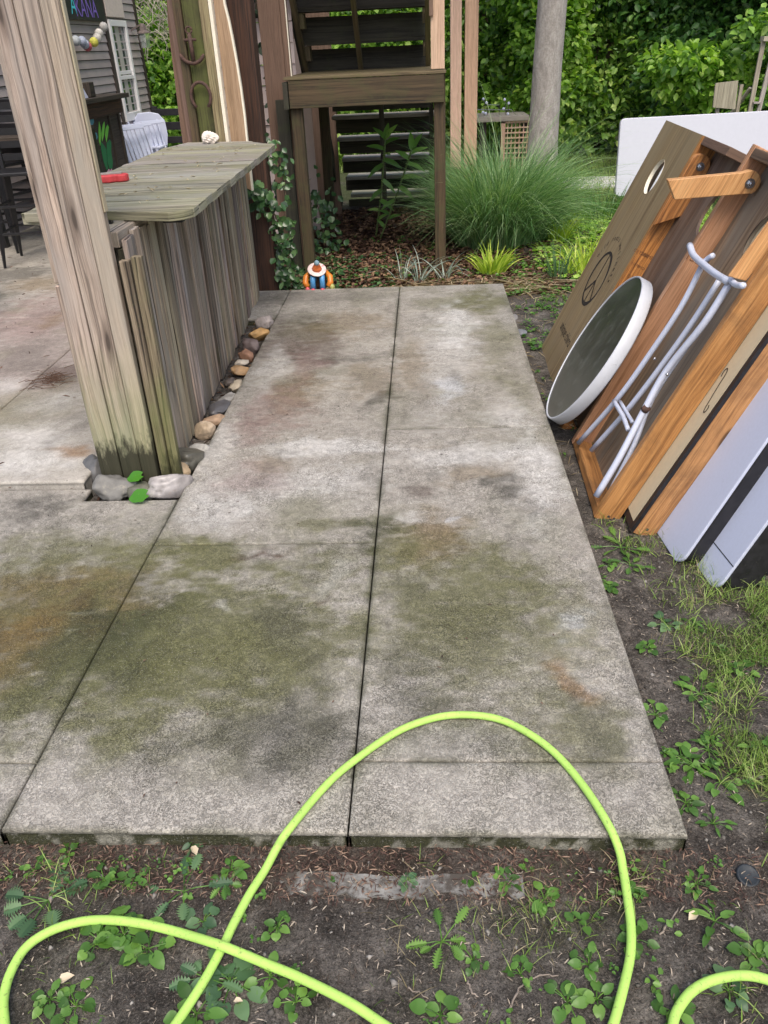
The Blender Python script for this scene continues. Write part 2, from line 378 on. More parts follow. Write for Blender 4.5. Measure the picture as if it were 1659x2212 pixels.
M_TOP = wood('countertop_wood', (.38, .36, .315), (.235, .22, .185), (.085, .078, .06), grey=(.31, .30, .265), vary=.14, moss=((.20, .21, .09), .45), knots=.3, cracks=.7, bump=.8)
M_MOSSW = wood('mossy_wood', (.19, .15, .09), (.12, .095, .05), (.06, .045, .022), vary=.2, moss=((.10, .11, .025), .45), knots=.25)
M_GREENB = wood('green_board', (.09, .09, .03), (.06, .06, .018), (.03, .026, .01), vary=.1, moss=((.09, .11, .02), .7), knots=.3)
M_DARKW = wood('dark_post_wood', (.10, .045, .028), (.055, .026, .018), (.02, .012, .009), vary=.15, knots=.3, cracks=.8)
M_LAND = wood('landing_wood', (.10, .068, .034), (.062, .042, .020), (.024, .017, .008), vary=.18, moss=((.06, .065, .02), .55), knots=.5)
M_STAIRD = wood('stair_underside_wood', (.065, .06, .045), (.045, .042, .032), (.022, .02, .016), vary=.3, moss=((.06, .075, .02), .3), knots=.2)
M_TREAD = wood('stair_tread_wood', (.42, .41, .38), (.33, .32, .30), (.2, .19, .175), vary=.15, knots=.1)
M_PINK = wood('tan_painted_wood', (.66, .46, .37), (.60, .41, .325), (.50, .33, .26), vary=.06, knots=.1, bump=.15, cracks=.2)
M_PINKD = wood('brown_painted_wood', (.20, .125, .10), (.17, .108, .086), (.125, .08, .062), vary=.06, knots=.1, bump=.15, cracks=.2)
M_TANP = wood('tan_plywood', (.42, .30, .205), (.36, .25, .165), (.28, .19, .12), vary=.05, knots=.1, bump=.2, cracks=.1)
M_CREAM = plain('cream_edge', (.78, .72, .58), .6, noise=.06)
M_ORANGE2 = wood('orange_frame_wood', (.62, .29, .10), (.42, .18, .055), (.17, .07, .026), vary=.18, knots=.9, rough=.5, bump=.3, cracks=.35, moss=((.16, .08, .035), .3), grain=1.3)
M_ORANGE = wood('stained_frame_wood', (.56, .30, .13), (.44, .215, .082), (.25, .115, .045), vary=.15, knots=.95, rough=.55, bump=.3, cracks=.3, moss=((.13, .07, .035), .45), grain=1.3)
M_ORANGEL = wood('pale_pine_wood', (.72, .42, .19), (.64, .34, .14), (.42, .20, .08), vary=.08, knots=.6, rough=.45, bump=.2, cracks=.15)
M_PINKPINE = wood('pink_pine_wood', (.60, .36, .22), (.50, .28, .16), (.32, .17, .09), vary=.06, knots=.5, rough=.5, bump=.2, cracks=.1)
M_PLYF = wood('board_face_plywood', (.36, .27, .155), (.275, .20, .11), (.165, .11, .058), grey=(.30, .235, .145), vary=.05, knots=.1, rough=.5, bump=.15, cracks=.3, grain=.6)
M_PLYB = wood('board_back_plywood', (.21, .135, .085), (.13, .08, .05), (.055, .032, .02), grey=(.17, .13, .095), vary=.12, knots=.4, rough=.6, bump=.25, cracks=.4, grain=.6)
M_PLYG = wood('grey_back_plywood', (.32, .235, .155), (.20, .14, .09), (.075, .05, .032), grey=(.23, .20, .16), vary=.1, knots=.15, rough=.6, bump=.25, cracks=.3, grain=.6)
M_CREAMF = plain('cream_face_paint', (.62, .53, .36), .5, noise=.05, nscale=60)
M_BLACKP = plain('black_paint', (.018, .017, .02), .45, noise=.3, dirt=((.12, .11, .10), .5, 25, .62))
M_WHITE = plain('white_paint', (.55, .585, .72), .45, noise=.03, nscale=90, dirt=((.32, .31, .31), .35, 40, .63))
M_WTUBE = plain('white_tube_paint', (.56, .60, .72), .35, noise=.03, dirt=((.22, .16, .12), .7, 28, .66))
M_RIM = plain('white_rim_plastic', (.56, .58, .62), .4, noise=.03, dirt=((.12, .10, .08), .8, 22, .63))
M_GLASSG = plain('grey_green_table_glass', (.060, .064, .052), .35, noise=.3, nscale=7, coat=.1, dirt=((.17, .18, .16), .5, 14, .54))
M_BLACK = plain('black_metal', (.010, .010, .012), .4, noise=.2)
M_BLUEB = plain('black_plastic_lid', (.014, .02, .026), .6, dirt=((.10, .09, .07), .7, 60, .58))
M_STEEL = plain('steel_bolt', (.5, .5, .52), .25, 1.0)
M_RUST = plain('rusty_iron', (.075, .04, .03), .85, noise=.5, nscale=60, bump=.5)
M_HOSE = plain('lime_hose_rubber', (.40, .66, .13), .72, noise=.09, nscale=14, dirt=((.12, .11, .05), .85, 110, .565))
M_INK = plain('burned_ink', (.025, .02, .018), .7)
M_INKF = plain('faint_ink', (.16, .07, .03), .7)
M_DARKBOX = wood('dark_cabinet_wood', (.075, .06, .052), (.05, .04, .035), (.025, .02, .018), vary=.2, knots=.2)
M_GREYW = wood('silvered_wood', (.46, .43, .39), (.36, .335, .30), (.22, .2, .175), vary=.1, knots=.2)
def mat_siding(name, col):
    n = NT(name); ob = n.coord('Object', (1, 1, 1)); f = n.noise(ob, 3, 4, .6); r = n.attr('rnd')
    c = n.ramp(f, [(.3, tuple(x*.88 for x in col)), (.7, tuple(min(1, x*1.1) for x in col))])
    c = n.mix(1.0, c, n.ramp(r, [(0, (.92, .9, .9)), (1, (1.06, 1.05, 1.04))]), 'MULTIPLY'); n.col(c); n.rough(.6)
    n.bump(n.noise(n.coord('Object', (2, 2, 40)), 6, 3, .6), .15, .002); return n.m
M_SIDG = mat_siding('grey_siding', (.40, .355, .345)); M_SIDP = mat_siding('pale_siding', (.56, .46, .42))
def mat_bark():
    n = NT('grey_bark'); o = n.coord('Object', (1, 1, .35)); a = n.noise(o, 14, 8, .72, .6); b = n.noise(n.coord('Object'), 55, 5, .7)
    c = n.ramp(a, [(.3, (.24, .215, .195)), (.6, (.46, .43, .40)), (.8, (.56, .53, .49))]); n.col(n.mix(n.map(b, .3, .7, .5, 0), c, (.12, .11, .09))); n.rough(.9); n.bump(a, .9, .02); return n.m
M_BARK = mat_bark()
M_TWIG = plain('brown_bark', (.12, .085, .055), .85, noise=.4, nscale=15, bump=.4)
L_TREE1 = leafmat('mid_green_leaves', (.035, .10, .018), (.21, .40, .06), (.62, .78, .24), .45, .4)
L_TREE2 = leafmat('bright_green_leaves', (.06, .16, .02), (.30, .52, .075), (.66, .80, .26), .45, .45)
L_TREE3 = leafmat('deep_green_leaves', (.02, .065, .018), (.10, .24, .05), (.38, .56, .17), .45, .3)
L_WOODS = leafmat('shaded_leaves', (.016, .05, .015), (.09, .19, .04), (.36, .52, .12), .6, .2)
L_GRASS = leafmat('lawn_blades', (.08, .13, .03), (.19, .31, .055), (.42, .52, .17), .55, .3)
L_DRYG = leafmat('dry_blades', (.10, .08, .045), (.22, .18, .10), (.42, .36, .22), .7, .2)
L_WEED = leafmat('weed_leaves', (.045, .11, .02), (.09, .21, .035), (.17, .32, .06), .42, .3)
L_WEEDB = leafmat('blue_green_leaves', (.05, .11, .05), (.09, .18, .08), (.16, .27, .12), .45, .3)
L_ORN = leafmat('fountain_grass_blades', (.06, .15, .05), (.17, .33, .12), (.44, .58, .32), .45, .35)
L_LILY = leafmat('yellow_green_blades', (.22, .36, .03), (.42, .56, .06), (.62, .70, .14), .45, .4)
L_SILV = leafmat('silver_blades', (.16, .22, .17), (.28, .36, .30), (.45, .52, .46), .5, .25)
L_IVY = leafmat('ivy_leaves', (.02, .05, .02), (.05, .12, .04), (.14, .24, .09), .28, .15)
L_LAUR = leafmat('laurel_leaves', (.08, .18, .04), (.17, .36, .07), (.34, .54, .14), .35, .35)
L_LITTER = leafmat('fallen_leaves', (.03, .016, .010), (.10, .048, .028), (.30, .19, .11), .8, .1)
L_STRAW = leafmat('straw', (.22, .17, .10), (.42, .34, .22), (.66, .57, .42), .7, .15)

# ------------------------------------------------------------------ ground
def grid(x0, x1, y0, y1, d):
    nx = int(round((x1-x0)/d))+1; ny = int(round((y1-y0)/d))+1
    X, Y = np.meshgrid(np.linspace(x0, x1, nx), np.linspace(y0, y1, ny), indexing='ij')
    idx = np.arange(nx*ny).reshape(nx, ny); F = np.stack([idx[:-1, :-1], idx[1:, :-1], idx[1:, 1:], idx[:-1, 1:]], -1).reshape(-1, 4)
    return X.ravel(), Y.ravel(), F
SL = -1.053; SC = -.205; SR = .587; SF = 1.235; SB = 6.17      # slab joints and edges
def sst(a, b, v): t = np.clip((v-a)/(b-a), 0, 1); return t*t*(3-2*t)
def ground_z(x, y):
    z = -.100+.041*(1-sst(1.25, 2.5, y))+.02*(fbm(x, y, 2.0, 5, 3)-.5)+.012*(fbm(x, y, 14, 4, 9)-.5)
    z = z-.015*np.clip((y-7)/6, 0, 1)
    return z
def gg(px, py, dz=0.0):
    p = g(px, py, -.08)
    for _ in range(4): p = g(px, py, float(ground_z(np.array([p[0]]), np.array([p[1]]))[0])+dz)
    return p
def axis_grid():
    xs = np.unique(np.concatenate([np.linspace(-60, -8, 14), np.linspace(-8, -3, 21), np.linspace(-3, 3.2, 249), np.linspace(3.2, 10, 30), np.linspace(10, 60, 14)]))
    ys = np.unique(np.concatenate([np.linspace(-6, .6, 12), np.linspace(.6, 3.2, 131), np.linspace(3.2, 9.5, 190), np.linspace(9.5, 20, 50), np.linspace(20, 120, 20)]))
    X, Y = np.meshgrid(xs, ys, indexing='ij'); idx = np.arange(X.size).reshape(X.shape)
    F = np.stack([idx[:-1, :-1], idx[1:, :-1], idx[1:, 1:], idx[:-1, 1:]], -1).reshape(-1, 4); return X.ravel(), Y.ravel(), F
X, Y, F = axis_grid(); Z = ground_z(X, Y)
gro = big('ground', np.stack([X, Y, Z], 1), F, None, M_SOIL, smooth=True, recentre=False); tag(gro, kind='structure')
def sst(a, b, v): t = np.clip((v-a)/(b-a), 0, 1); return t*t*(3-2*t)
mul = sst(6.0, 6.3, Y)*(1-sst(9.6, 10.4, Y))*(1-sst(.75, 1.25, X+.5*(fbm(X, Y, 2, 3, 5)-.5)))
mul = np.maximum(mul, .55*np.exp(-((Y-1.17)/.07)**2)*(np.abs(X) < 1.3)*fbm(X, Y, 9, 3, 7)*1.6)
def lawn_d(x, y):
    n1 = fbm(x, y, 3.2, 4, 21)
    d = sst(.66, 1.0, x+.30*(n1-.5))*(y < 3.3)*(1-.75*sst(1.9, 2.15, y)*(1-sst(.95, 1.15, x)))
    d = np.maximum(d, sst(7.6, 8.6, y+1.2*(n1-.5))*sst(.9, 1.5, x))
    d = np.maximum(d, sst(10.2, 11, y)); d = np.maximum(d, .30*(y < 1.25)*sst(.42, .62, n1)*(.4+.6*sst(-.2, .5, x)))
    d = np.maximum(d, .35*sst(.62, .85, x)*(y < 3.3)*sst(.4, .6, n1))
    d = np.maximum(d, .3*sst(.65, .9, x)*(y >= 3.3)*sst(.4, .6, n1))
    return d*np.where(y < 3.3, sst(.42, .60, fbm(x, y, 6, 4, 33)+.05), sst(.40, .55, fbm(x, y, 5, 3, 33)+.14))
gd = np.clip(lawn_d(X, Y), 0, 1)
for nm, arr in (('mulch', np.clip(mul, 0, 1)), ('green', gd*.75)):
    a = gro.data.attributes.new(nm, 'FLOAT', 'POINT'); a.data.foreach_set('value', arr.astype(np.float32))

# ------------------------------------------------------------------ concrete path and patio
BASE = np.array([.435, .408, .365])
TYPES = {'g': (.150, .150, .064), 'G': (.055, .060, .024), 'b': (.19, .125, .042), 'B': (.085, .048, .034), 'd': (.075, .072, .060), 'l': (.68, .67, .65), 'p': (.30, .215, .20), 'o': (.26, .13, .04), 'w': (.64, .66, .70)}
BL = [  # stains plus wet sheen painted in pale on the concrete: spot, size, kind, strength
 (110, 1330, 300, 230, 'g', .62), (90, 1400, 240, 170, 'G', .35), (450, 1380, 330, 210, 'g', .5), (420, 1360, 240, 130, 'G', .25), (1040, 1330, 260, 200, 'g', .48), (1040, 1300, 150, 90, 'G', .2), (1130, 1000, 60, 160, 'l', .35), (950, 780, 60, 120, 'l', .3), (560, 1060, 200, 60, 'l', .3), (600, 1600, 200, 60, 'd', .35), (960, 1560, 160, 80, 'd', .25), (1230, 1580, 160, 120, 'g', .3),
 (120, 1290, 190, 75, 'b', .75), (235, 1310, 90, 45, 'b', .85), (120, 1330, 200, 90, 'g', .7), (200, 1360, 170, 60, 'G', .9), (40, 1400, 110, 110, 'b', .75), (160, 1440, 170, 85, 'G', .7), (60, 1520, 130, 60, 'g', .55), (150, 1180, 190, 50, 'g', .42), (60, 1110, 90, 40, 'd', .4), (100, 1085, 60, 20, 'd', .35),
 (430, 1205, 130, 45, 'g', .75), (300, 1370, 110, 90, 'G', .65), (250, 1430, 100, 60, 'G', .55), (480, 1330, 220, 110, 'g', .6), (420, 1460, 190, 100, 'g', .55), (600, 1400, 160, 120, 'g', .48), (560, 1215, 75, 17, 'B', .85), (600, 1330, 90, 50, 'd', .4), (540, 1610, 170, 60, 'd', .42), (650, 1500, 60, 120, 'd', .35), (700, 1250, 80, 60, 'g', .5), (720, 1275, 30, 12, 'B', .5), (350, 1620, 130, 40, 'd', .3), (240, 1540, 90, 60, 'g', .5),
 (930, 1165, 110, 50, 'b', .6), (860, 1190, 60, 60, 'g', .6), (1000, 1280, 150, 90, 'g', .5), (1020, 1390, 140, 90, 'g', .45), (1250, 1460, 35, 60, 'o', .5), (1240, 1560, 130, 80, 'g', .42), (1110, 1230, 80, 70, 'g', .4), (1220, 1320, 90, 70, 'g', .35), (900, 1440, 100, 100, 'd', .3), (1300, 1600, 50, 30, 'G', .35), (890, 1060, 35, 25, 'B', .45), (1080, 1050, 40, 22, 'd', .6), (1010, 1030, 60, 20, 'b', .35), (720, 1140, 120, 22, 'g', .55), (810, 1160, 60, 40, 'G', .6), (640, 1100, 100, 25, 'g', .3),
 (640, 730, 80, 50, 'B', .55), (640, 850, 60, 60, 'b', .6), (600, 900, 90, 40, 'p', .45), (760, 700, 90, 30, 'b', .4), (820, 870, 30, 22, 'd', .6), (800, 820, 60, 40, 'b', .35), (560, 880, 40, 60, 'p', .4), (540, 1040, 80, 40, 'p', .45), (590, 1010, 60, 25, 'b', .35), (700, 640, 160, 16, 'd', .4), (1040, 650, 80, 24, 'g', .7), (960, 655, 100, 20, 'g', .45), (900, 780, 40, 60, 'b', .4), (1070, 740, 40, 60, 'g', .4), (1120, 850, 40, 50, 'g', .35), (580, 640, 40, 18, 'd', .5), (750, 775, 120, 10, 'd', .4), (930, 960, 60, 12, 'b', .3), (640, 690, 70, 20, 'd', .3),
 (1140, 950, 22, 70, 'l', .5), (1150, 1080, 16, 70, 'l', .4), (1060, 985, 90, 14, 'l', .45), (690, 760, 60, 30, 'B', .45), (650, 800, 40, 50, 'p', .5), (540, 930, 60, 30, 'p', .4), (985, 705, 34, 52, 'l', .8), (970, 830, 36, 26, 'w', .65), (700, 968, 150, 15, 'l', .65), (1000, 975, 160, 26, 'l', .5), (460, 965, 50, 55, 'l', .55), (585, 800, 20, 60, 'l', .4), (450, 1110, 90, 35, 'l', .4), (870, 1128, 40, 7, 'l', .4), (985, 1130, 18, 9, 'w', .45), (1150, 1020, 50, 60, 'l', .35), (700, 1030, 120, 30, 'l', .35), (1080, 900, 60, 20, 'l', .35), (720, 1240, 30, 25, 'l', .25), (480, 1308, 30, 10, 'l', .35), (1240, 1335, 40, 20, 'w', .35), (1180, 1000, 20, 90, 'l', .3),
]
def stain_sheen_cols(x, y, blobs, seed=1):
    col = np.tile(BASE, (len(x), 1)); n0 = fbm(x, y, 1.6, 5, 51)[:, None]; col = col*(1+.32*(n0-.5))
    wx = x+.13*(fbm(x, y, 5, 4, 61)-.5)*2; wy = y+.16*(fbm(x, y, 5, 4, 71)-.5)*2
    rag = fbm(x*.75, y*1.3, 18, 3, 81, .75); rag2 = fbm(x, y, 4.5, 4, 91, .65)
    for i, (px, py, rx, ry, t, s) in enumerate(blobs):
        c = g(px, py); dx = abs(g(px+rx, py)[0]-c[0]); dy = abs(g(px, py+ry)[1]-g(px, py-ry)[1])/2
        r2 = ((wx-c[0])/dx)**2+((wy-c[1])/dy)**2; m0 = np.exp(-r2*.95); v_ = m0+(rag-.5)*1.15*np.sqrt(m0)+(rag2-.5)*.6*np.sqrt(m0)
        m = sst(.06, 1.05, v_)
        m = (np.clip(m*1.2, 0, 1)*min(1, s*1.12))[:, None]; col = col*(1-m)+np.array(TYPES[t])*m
    # faint green film everywhere
    m = (sst(.5, .75, fbm(x, y, 2.6, 5, 111))*.30)[:, None]; col = col*(1-m)+np.array(TYPES['g'])*m
    m = (sst(.55, .8, fbm(x*1.2, y*.6, 6, 5, 131, .65))*.30)[:, None]; col = col*(1-m)+np.array(TYPES['d'])*m
    gr = np.zeros(len(x)); nz = fbm(x, y, 9, 4, 161)
    for xj in (SC, SL): gr = np.maximum(gr, np.exp(-((x-xj)/.018)**2)*sst(.42, .62, nz))
    for yj, a, b in ((1.457, SC, SR), (3.53, SC, SR), (2.512, SL, SC), (4.56, SL, SC), (SF, -9, 9), (SB, -9, 9)): gr = np.maximum(gr, np.exp(-((y-yj)/.016)**2)*sst(.45, .65, nz)*((x > a) & (x < b))*.8)
    gr = np.maximum(gr, np.exp(-((x-SR)/.03)**2)*sst(.45, .62, nz)*.7)
    m = (gr*.6)[:, None]; col = col*(1-m)+np.array([.055, .06, .022])*m
    return col
pat_holder = []
path = empty('path', (0, 3.5, 0), None, None); tag(path, kind='structure')
def panel(x0, x1, y0, y1, d=.0085, z=0.0, blobs=BL, rnd_front=False, mat=M_CONC, parent=None, name='slab_panel', th=.12, rr=.015):
    """one cast panel: fine top with rolled edges and straight sides"""
    gp = .0018; x0 += gp; x1 -= gp; y0 += gp; y1 -= gp
    e = [0, .0015, .004, .008]
    def ax(a, b):
        m = np.linspace(a+rr, b-rr, max(3, int((b-a-2*rr)/d))); lo = a+np.array([.004, .004, .004, .004, .004, .001, 0]); hi = b-np.array([0, .001, .004, .004, .004, .004, .004])
        return np.concatenate([lo, a+rr*np.array([.12, .4]), m, b-rr*np.array([.4, .12]), hi])
    def ht(a, b, n_):
        h = np.zeros(n_); q = [-th, -.06, -.045, -.03, -.02, -.016, -rr*.55, -rr*.22, -rr*.05]
        h[:9] = q; h[-9:] = q[::-1]; return h
    xs, ys = ax(x0, x1), ax(y0, y1); hx, hy = ht(x0, x1, len(xs)), ht(y0, y1, len(ys))
    X, Y = np.meshgrid(xs, ys, indexing='ij'); Zx, Zy = np.meshgrid(hx, hy, indexing='ij'); Zm = np.minimum(Zx, Zy)
    und = .004*(fbm(X.ravel(), Y.ravel(), 1.2, 3, 41).reshape(X.shape)-.5)
    V = np.stack([X.ravel(), Y.ravel(), (Zm+z+und*(Zm > -.05)).ravel()], 1); idx = np.arange(X.size).reshape(X.shape)
    F = np.stack([idx[:-1, :-1], idx[1:, :-1], idx[1:, 1:], idx[:-1, 1:]], -1).reshape(-1, 4)
    o = big(name, V, F, None, mat, parent, smooth=True, recentre=False)
    col = stain_sheen_cols(V[:, 0], V[:, 1], blobs)
    low = V[:, 2] < z-.018; q = sst(.54, .60, fbm(V[:, 0]+V[:, 1]*.7, V[:, 2]*.6, 22, 3, 151))[:, None]
    side = np.array([.060, .062, .030])*(1-q)+np.array([.30, .29, .24])*q
    if z < .01: col[low] = side[low]   # algae and bare spots on the sides
    hue = fbm(V[:, 0], V[:, 1], 30, 4, 141)
    a = o.data.attributes.new('stain_sheen', 'FLOAT_COLOR', 'POINT'); a.data.foreach_set('color', np.concatenate([col, np.ones((len(col), 1))], 1).astype(np.float32).ravel())
    return o
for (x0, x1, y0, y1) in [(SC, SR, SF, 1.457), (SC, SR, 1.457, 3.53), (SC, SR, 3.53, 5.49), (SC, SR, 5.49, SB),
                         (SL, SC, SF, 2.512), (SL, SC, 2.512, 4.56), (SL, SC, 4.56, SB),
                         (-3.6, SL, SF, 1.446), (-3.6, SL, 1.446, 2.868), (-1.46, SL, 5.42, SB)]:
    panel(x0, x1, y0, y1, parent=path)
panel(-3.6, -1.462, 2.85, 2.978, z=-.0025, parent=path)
# upper patio behind and left of the bar, one step higher
UB = [(60, 760, 260, 160, 'p', .45), (60, 700, 120, 60, 'p', .5), (130, 820, 60, 25, 'B', .5), (60, 900, 120, 40, 'g', .35), (150, 985, 60, 14, 'o', .6), (40, 780, 80, 40, 'd', .35), (60, 960, 90, 40, 'l', .5), (60, 1010, 90, 25, 'l', .6), (100, 620, 80, 20, 'b', .5), (30, 600, 90, 20, 'd', .6), (110, 700, 30, 20, 'b', .4), (20, 845, 60, 20, 'l', .4), (120, 880, 60, 20, 'l', .3)]
pat = empty('patio', (-3, 5, 0), None, None); tag(pat, kind='structure')
M_CONC2 = mat_concrete('patio_concrete', .8, .55)
for (x0, x1, y0, y1) in [(-4.38, -2.25, 2.98, 5.5), (-2.25, -1.49, 2.98, 5.5), (-4.38, -2.25, 5.5, 9.0), (-2.25, -1.49, 5.5, 9.0), (-4.38, -1.7, 9.0, 15.0)]:
    panel(x0, x1, y0, y1, d=.025, z=.035, blobs=UB, mat=M_CONC2, parent=pat, th=.16, rr=.02)
# old footing strip showing in the soil
mb = MB(); pts = []
for i in range(26):
    t = i/25; pts.append((-.36+.56*t, .005*math.sin(9*t)+.006*random.random()))
pts += [(a, b-.045-.02*random.random()) for a, b in reversed(pts)]
mb.prism(pts, (0, 1.165, -.056), (1, 0, 0), (0, 1, 0), (0, 0, 1), .05)
ft = mb.build('footing', plain('footing_concrete', (.22, .215, .20), .9, noise=.35, nscale=25, bump=.6, dirt=((.06, .05, .04), .97, 14, .44))); tag(ft, kind='structure')

# ------------------------------------------------------------------ the bar
bar = empty('bar_counter', (-1.25, 4.4, 0), 'weathered grey wooden bar counter with vertical plank front and round-cornered top', 'bar counter')
def barx(y): return -1.135-.045*(y-3.05)      # the plank front runs slightly askew
mb = MB(); y = 3.065; 
while y < 5.9:
    wd = random.choice([.055, .07, .085, .1, .12, .06]); x = barx(y)+random.uniform(-.011, .007)
    d = unit((barx(y+1)-barx(y), 1, 0)); nrm = np.array([d[1], -d[0], 0]); top = 1.02+random.uniform(-.03, .015)
    tilt = np.array([0, random.uniform(-.006, .006), 1.0]); tilt /= np.linalg.norm(tilt)
    mb.box((x, y, -.03), d, -nrm, tilt, wd-random.uniform(.003, .010), .02, top+.03)
    y += wd
mb.build('front_panel', M_BAR, bar, bevel=.0025)
mb = MB(); mb.box((barx(3.1)-.024, 3.1, -.03), unit((-.045, 1, 0)), unit((-1, -.045, 0)), (0, 0, 1), 2.75, .02, 1.0)   # dark backing boards
mb.build('backing', M_STAIRD, bar)
mb = MB()
for (xa, wd, top, yy) in [(-1.158, .036, .985, 3.012), (-1.118, .040, .995, 3.03)]:
    mb.box((xa, yy, -.04), (1, 0, 0), (0, 1, 0), unit((.004, .0, 1)), wd, .035, top)
mb.build('corner_board', wood('mossy_corner_wood', (.40, .33, .24), (.24, .19, .13), (.08, .06, .04), vary=.3, moss=((.18, .20, .08), .35), cracks=.9, bump=1.0, wetbase=((.04, .04, .012), .12, (.15, .17, .05))), bar, bevel=.004)
# top: boards laid across, the outline with two rounded corners
def counter_outline():
    P = [(-1.64, 3.36), (-1.72, 4.0), (-1.735, 5.1), (-1.75, 5.8), (-1.66, 6.1)]
    P += [(-1.2, 6.0)]
    def arc(c, r, a0, a1, n=7): return [(c[0]+r*math.cos(a0+(a1-a0)*i/(n-1)), c[1]+r*math.sin(a0+(a1-a0)*i/(n-1))) for i in range(n)]
    P += arc((-1.075, 5.72), .09, math.radians(75), math.radians(-5)) + arc((-1.03, 3.36), .10, math.radians(-5), math.radians(-80))
    P += [(-1.3, 3.345)]; return P
OUT = counter_outline()
def clip_poly(P, yc0, yc1):
    def half(P, f):
        R = []
        for i in range(len(P)):
            a, b = P[i], P[(i+1) % len(P)]; fa, fb = f(a), f(b)
            if fa >= 0: R.append(a)
            if (fa >= 0) != (fb >= 0): t = fa/(fa-fb); R.append((a[0]+(b[0]-a[0])*t, a[1]+(b[1]-a[1])*t))
        return R
    P = half(P, lambda p: p[1]-yc0)
    return half(P, lambda p: yc1-p[1]) if P else P
mb = MB(); y = 3.2
while y < 6.1:
    wd = random.uniform(.085, .15); q = clip_poly(OUT, y, y+wd-.0035)
    if len(q) > 2: mb.prism([(a, b) for a, b in q], (0, 0, 1.072+random.uniform(-.002, .002)), (1, 0, 0), (0, 1, 0), (0, 0, 1), .036, uaxis=0)
    y += wd
mb.build('countertop', M_TOP, bar, bevel=.003)
mb = MB(); mb.box((-1.225, 3.10, .975), (1, 0, 0), (0, 1, 0), (0, 0, 1), .055, .5, .058); mb.build('support_block', M_BAR, bar, bevel=.003)
mb = MB(); mb.box((-1.09, 3.42, 1.004), (1, 0, 0), (0, 1, 0), (0, 0, 1), .085, .10, .028); mb.build('bracket', M_BLACKP, bar, bevel=.003)
mb = MB(); mb.box((-1.40, 3.135, .0), (1, 0, 0), (0, 1, 0), (0, 0, 1), .262, .02, 1.0, .4); mb.build('end_board', M_BAR, bar, bevel=.003)
mb = MB(); mb.beam((-1.66, 3.42, 1.045), (-1.3, 3.33, 1.045), .06, .045, (0, 1, 0)); mb.build('crossbar', M_TOP, bar, bevel=.003)

# ------------------------------------------------------------------ near post
post = empty('wooden_post', (-1.28, 3.05, 0), 'tall built-up wooden post of weathered boards with a mossy dark base beside the bar', 'post')
for nm, x0, x1, y0, th, z0, z1, rn in [('board', -1.399, -1.326, 3.0, .038, -.03, 3.0, .85), ('board', -1.323, -1.238, 3.004, .036, -.03, 3.0, .35), ('board', -1.235, -1.170, 3.0, .038, -.02, 3.0, .62),
                                   ('side_board', -1.424, -1.402, 3.015, .09, .01, .86, .7), ('side_board', -1.424, -1.402, 3.02, .09, .868, 3.0, .2), ('side_board', -1.1685, -1.161, 3.006, .03, 1.12, 3.0, .95)]:
    mb = MB(); mb.box((x0, y0, z0), (1, 0, 0), (0, 1, 0), (0, 0, 1), x1-x0, th, z1-z0, rn); mb.build(nm, M_POST, post, bevel=.005, seg=3)
mb = MB(); mb.box((-1.395, 3.042, -.03), (1, 0, 0), (0, 1, 0), (0, 0, 1), .19, .09, 3.0, .4); mb.build('core', M_POST, post, bevel=.004)

# ------------------------------------------------------------------ far post with horseshoe and anchor
fp = empty('boarded_post', (-1.5, 6.1, 0), 'wooden post with a green mossy centre board between curved tan side panels', 'post')
mb = MB(); mb.box((-1.57, 6.10, .0), (1, 0, 0), (0, 1, 0), (0, 0, 1), .115, .03, 2.9, .4); mb.build('board', M_GREENB, fp, bevel=.003)
mb = MB(); mb.box((-1.625, 6.075, .0), (1, 0, 0), (0, 1, 0), (0, 0, 1), .052, .06, 2.9, .7); mb.build('board', M_LAND, fp, bevel=.003)
mb = MB(); mb.box((-1.452, 6.075, .0), (1, 0, 0), (0, 1, 0), (0, 0, 1), .062, .06, 2.9, .9); mb.build('board', wood('pale_mossy_wood', (.30, .26, .16), (.22, .18, .11), (.12, .09, .05), vary=.1, moss=((.14, .15, .05), .3)), fp, bevel=.003)
mb = MB(); mb.box((-1.387, 6.07, .0), (1, 0, 0), (0, 1, 0), (0, 0, 1), .022, .06, 2.9, .5); mb.build('white_strip', M_CREAM, fp, bevel=.002)
def curved(pxs, Y): return [(float(gy(px, py, Y)[0]), float(gy(px, py, Y)[2])) for px, py in pxs]
right = curved([(545, 412), (533, 300), (528, 250), (520, 190), (512, 140), (503, 90), (494, 45), (485, 10)], 6.12) + [(-1.30, 2.3), (-1.33, 2.9)]
poly = right + [(-1.36, 2.9), (-1.36, right[0][1]+.05)]
mb = MB(); mb.prism([(a, b) for a, b in poly], (0, 6.12, 0), (1, 0, 0), (0, 0, 1), (0, -1, 0), .03); mb.build('side_panel', M_TANP, fp)
mb = MB()
for (a, b) in zip(right[:-1], right[1:]): mb.beam((a[0], 6.135, a[1]), (b[0], 6.135, b[1]), .012, .034, (1, 0, 0))
mb.build('panel_edging', M_CREAM, fp)
left = curved([(395, 310), (385, 240), (377, 170), (368, 100), (362, 40), (360, 0)], 6.16) + [(-1.60, 2.9)]
mb = MB(); mb.prism([(a, b) for a, b in left]+[(-1.56, 2.9), (-1.56, .9), (-1.63, .9)], (0, 6.16, 0), (1, 0, 0), (0, 0, 1), (0, -1, 0), .03); mb.build('side_panel', M_PINKD, fp)
mb = MB(); mb.box((-1.66, 6.10, .0), (1, 0, 0), (0, 1, 0), (0, 0, 1), .03, .05, 2.9, .2); mb.build('board', M_PINKD, fp)
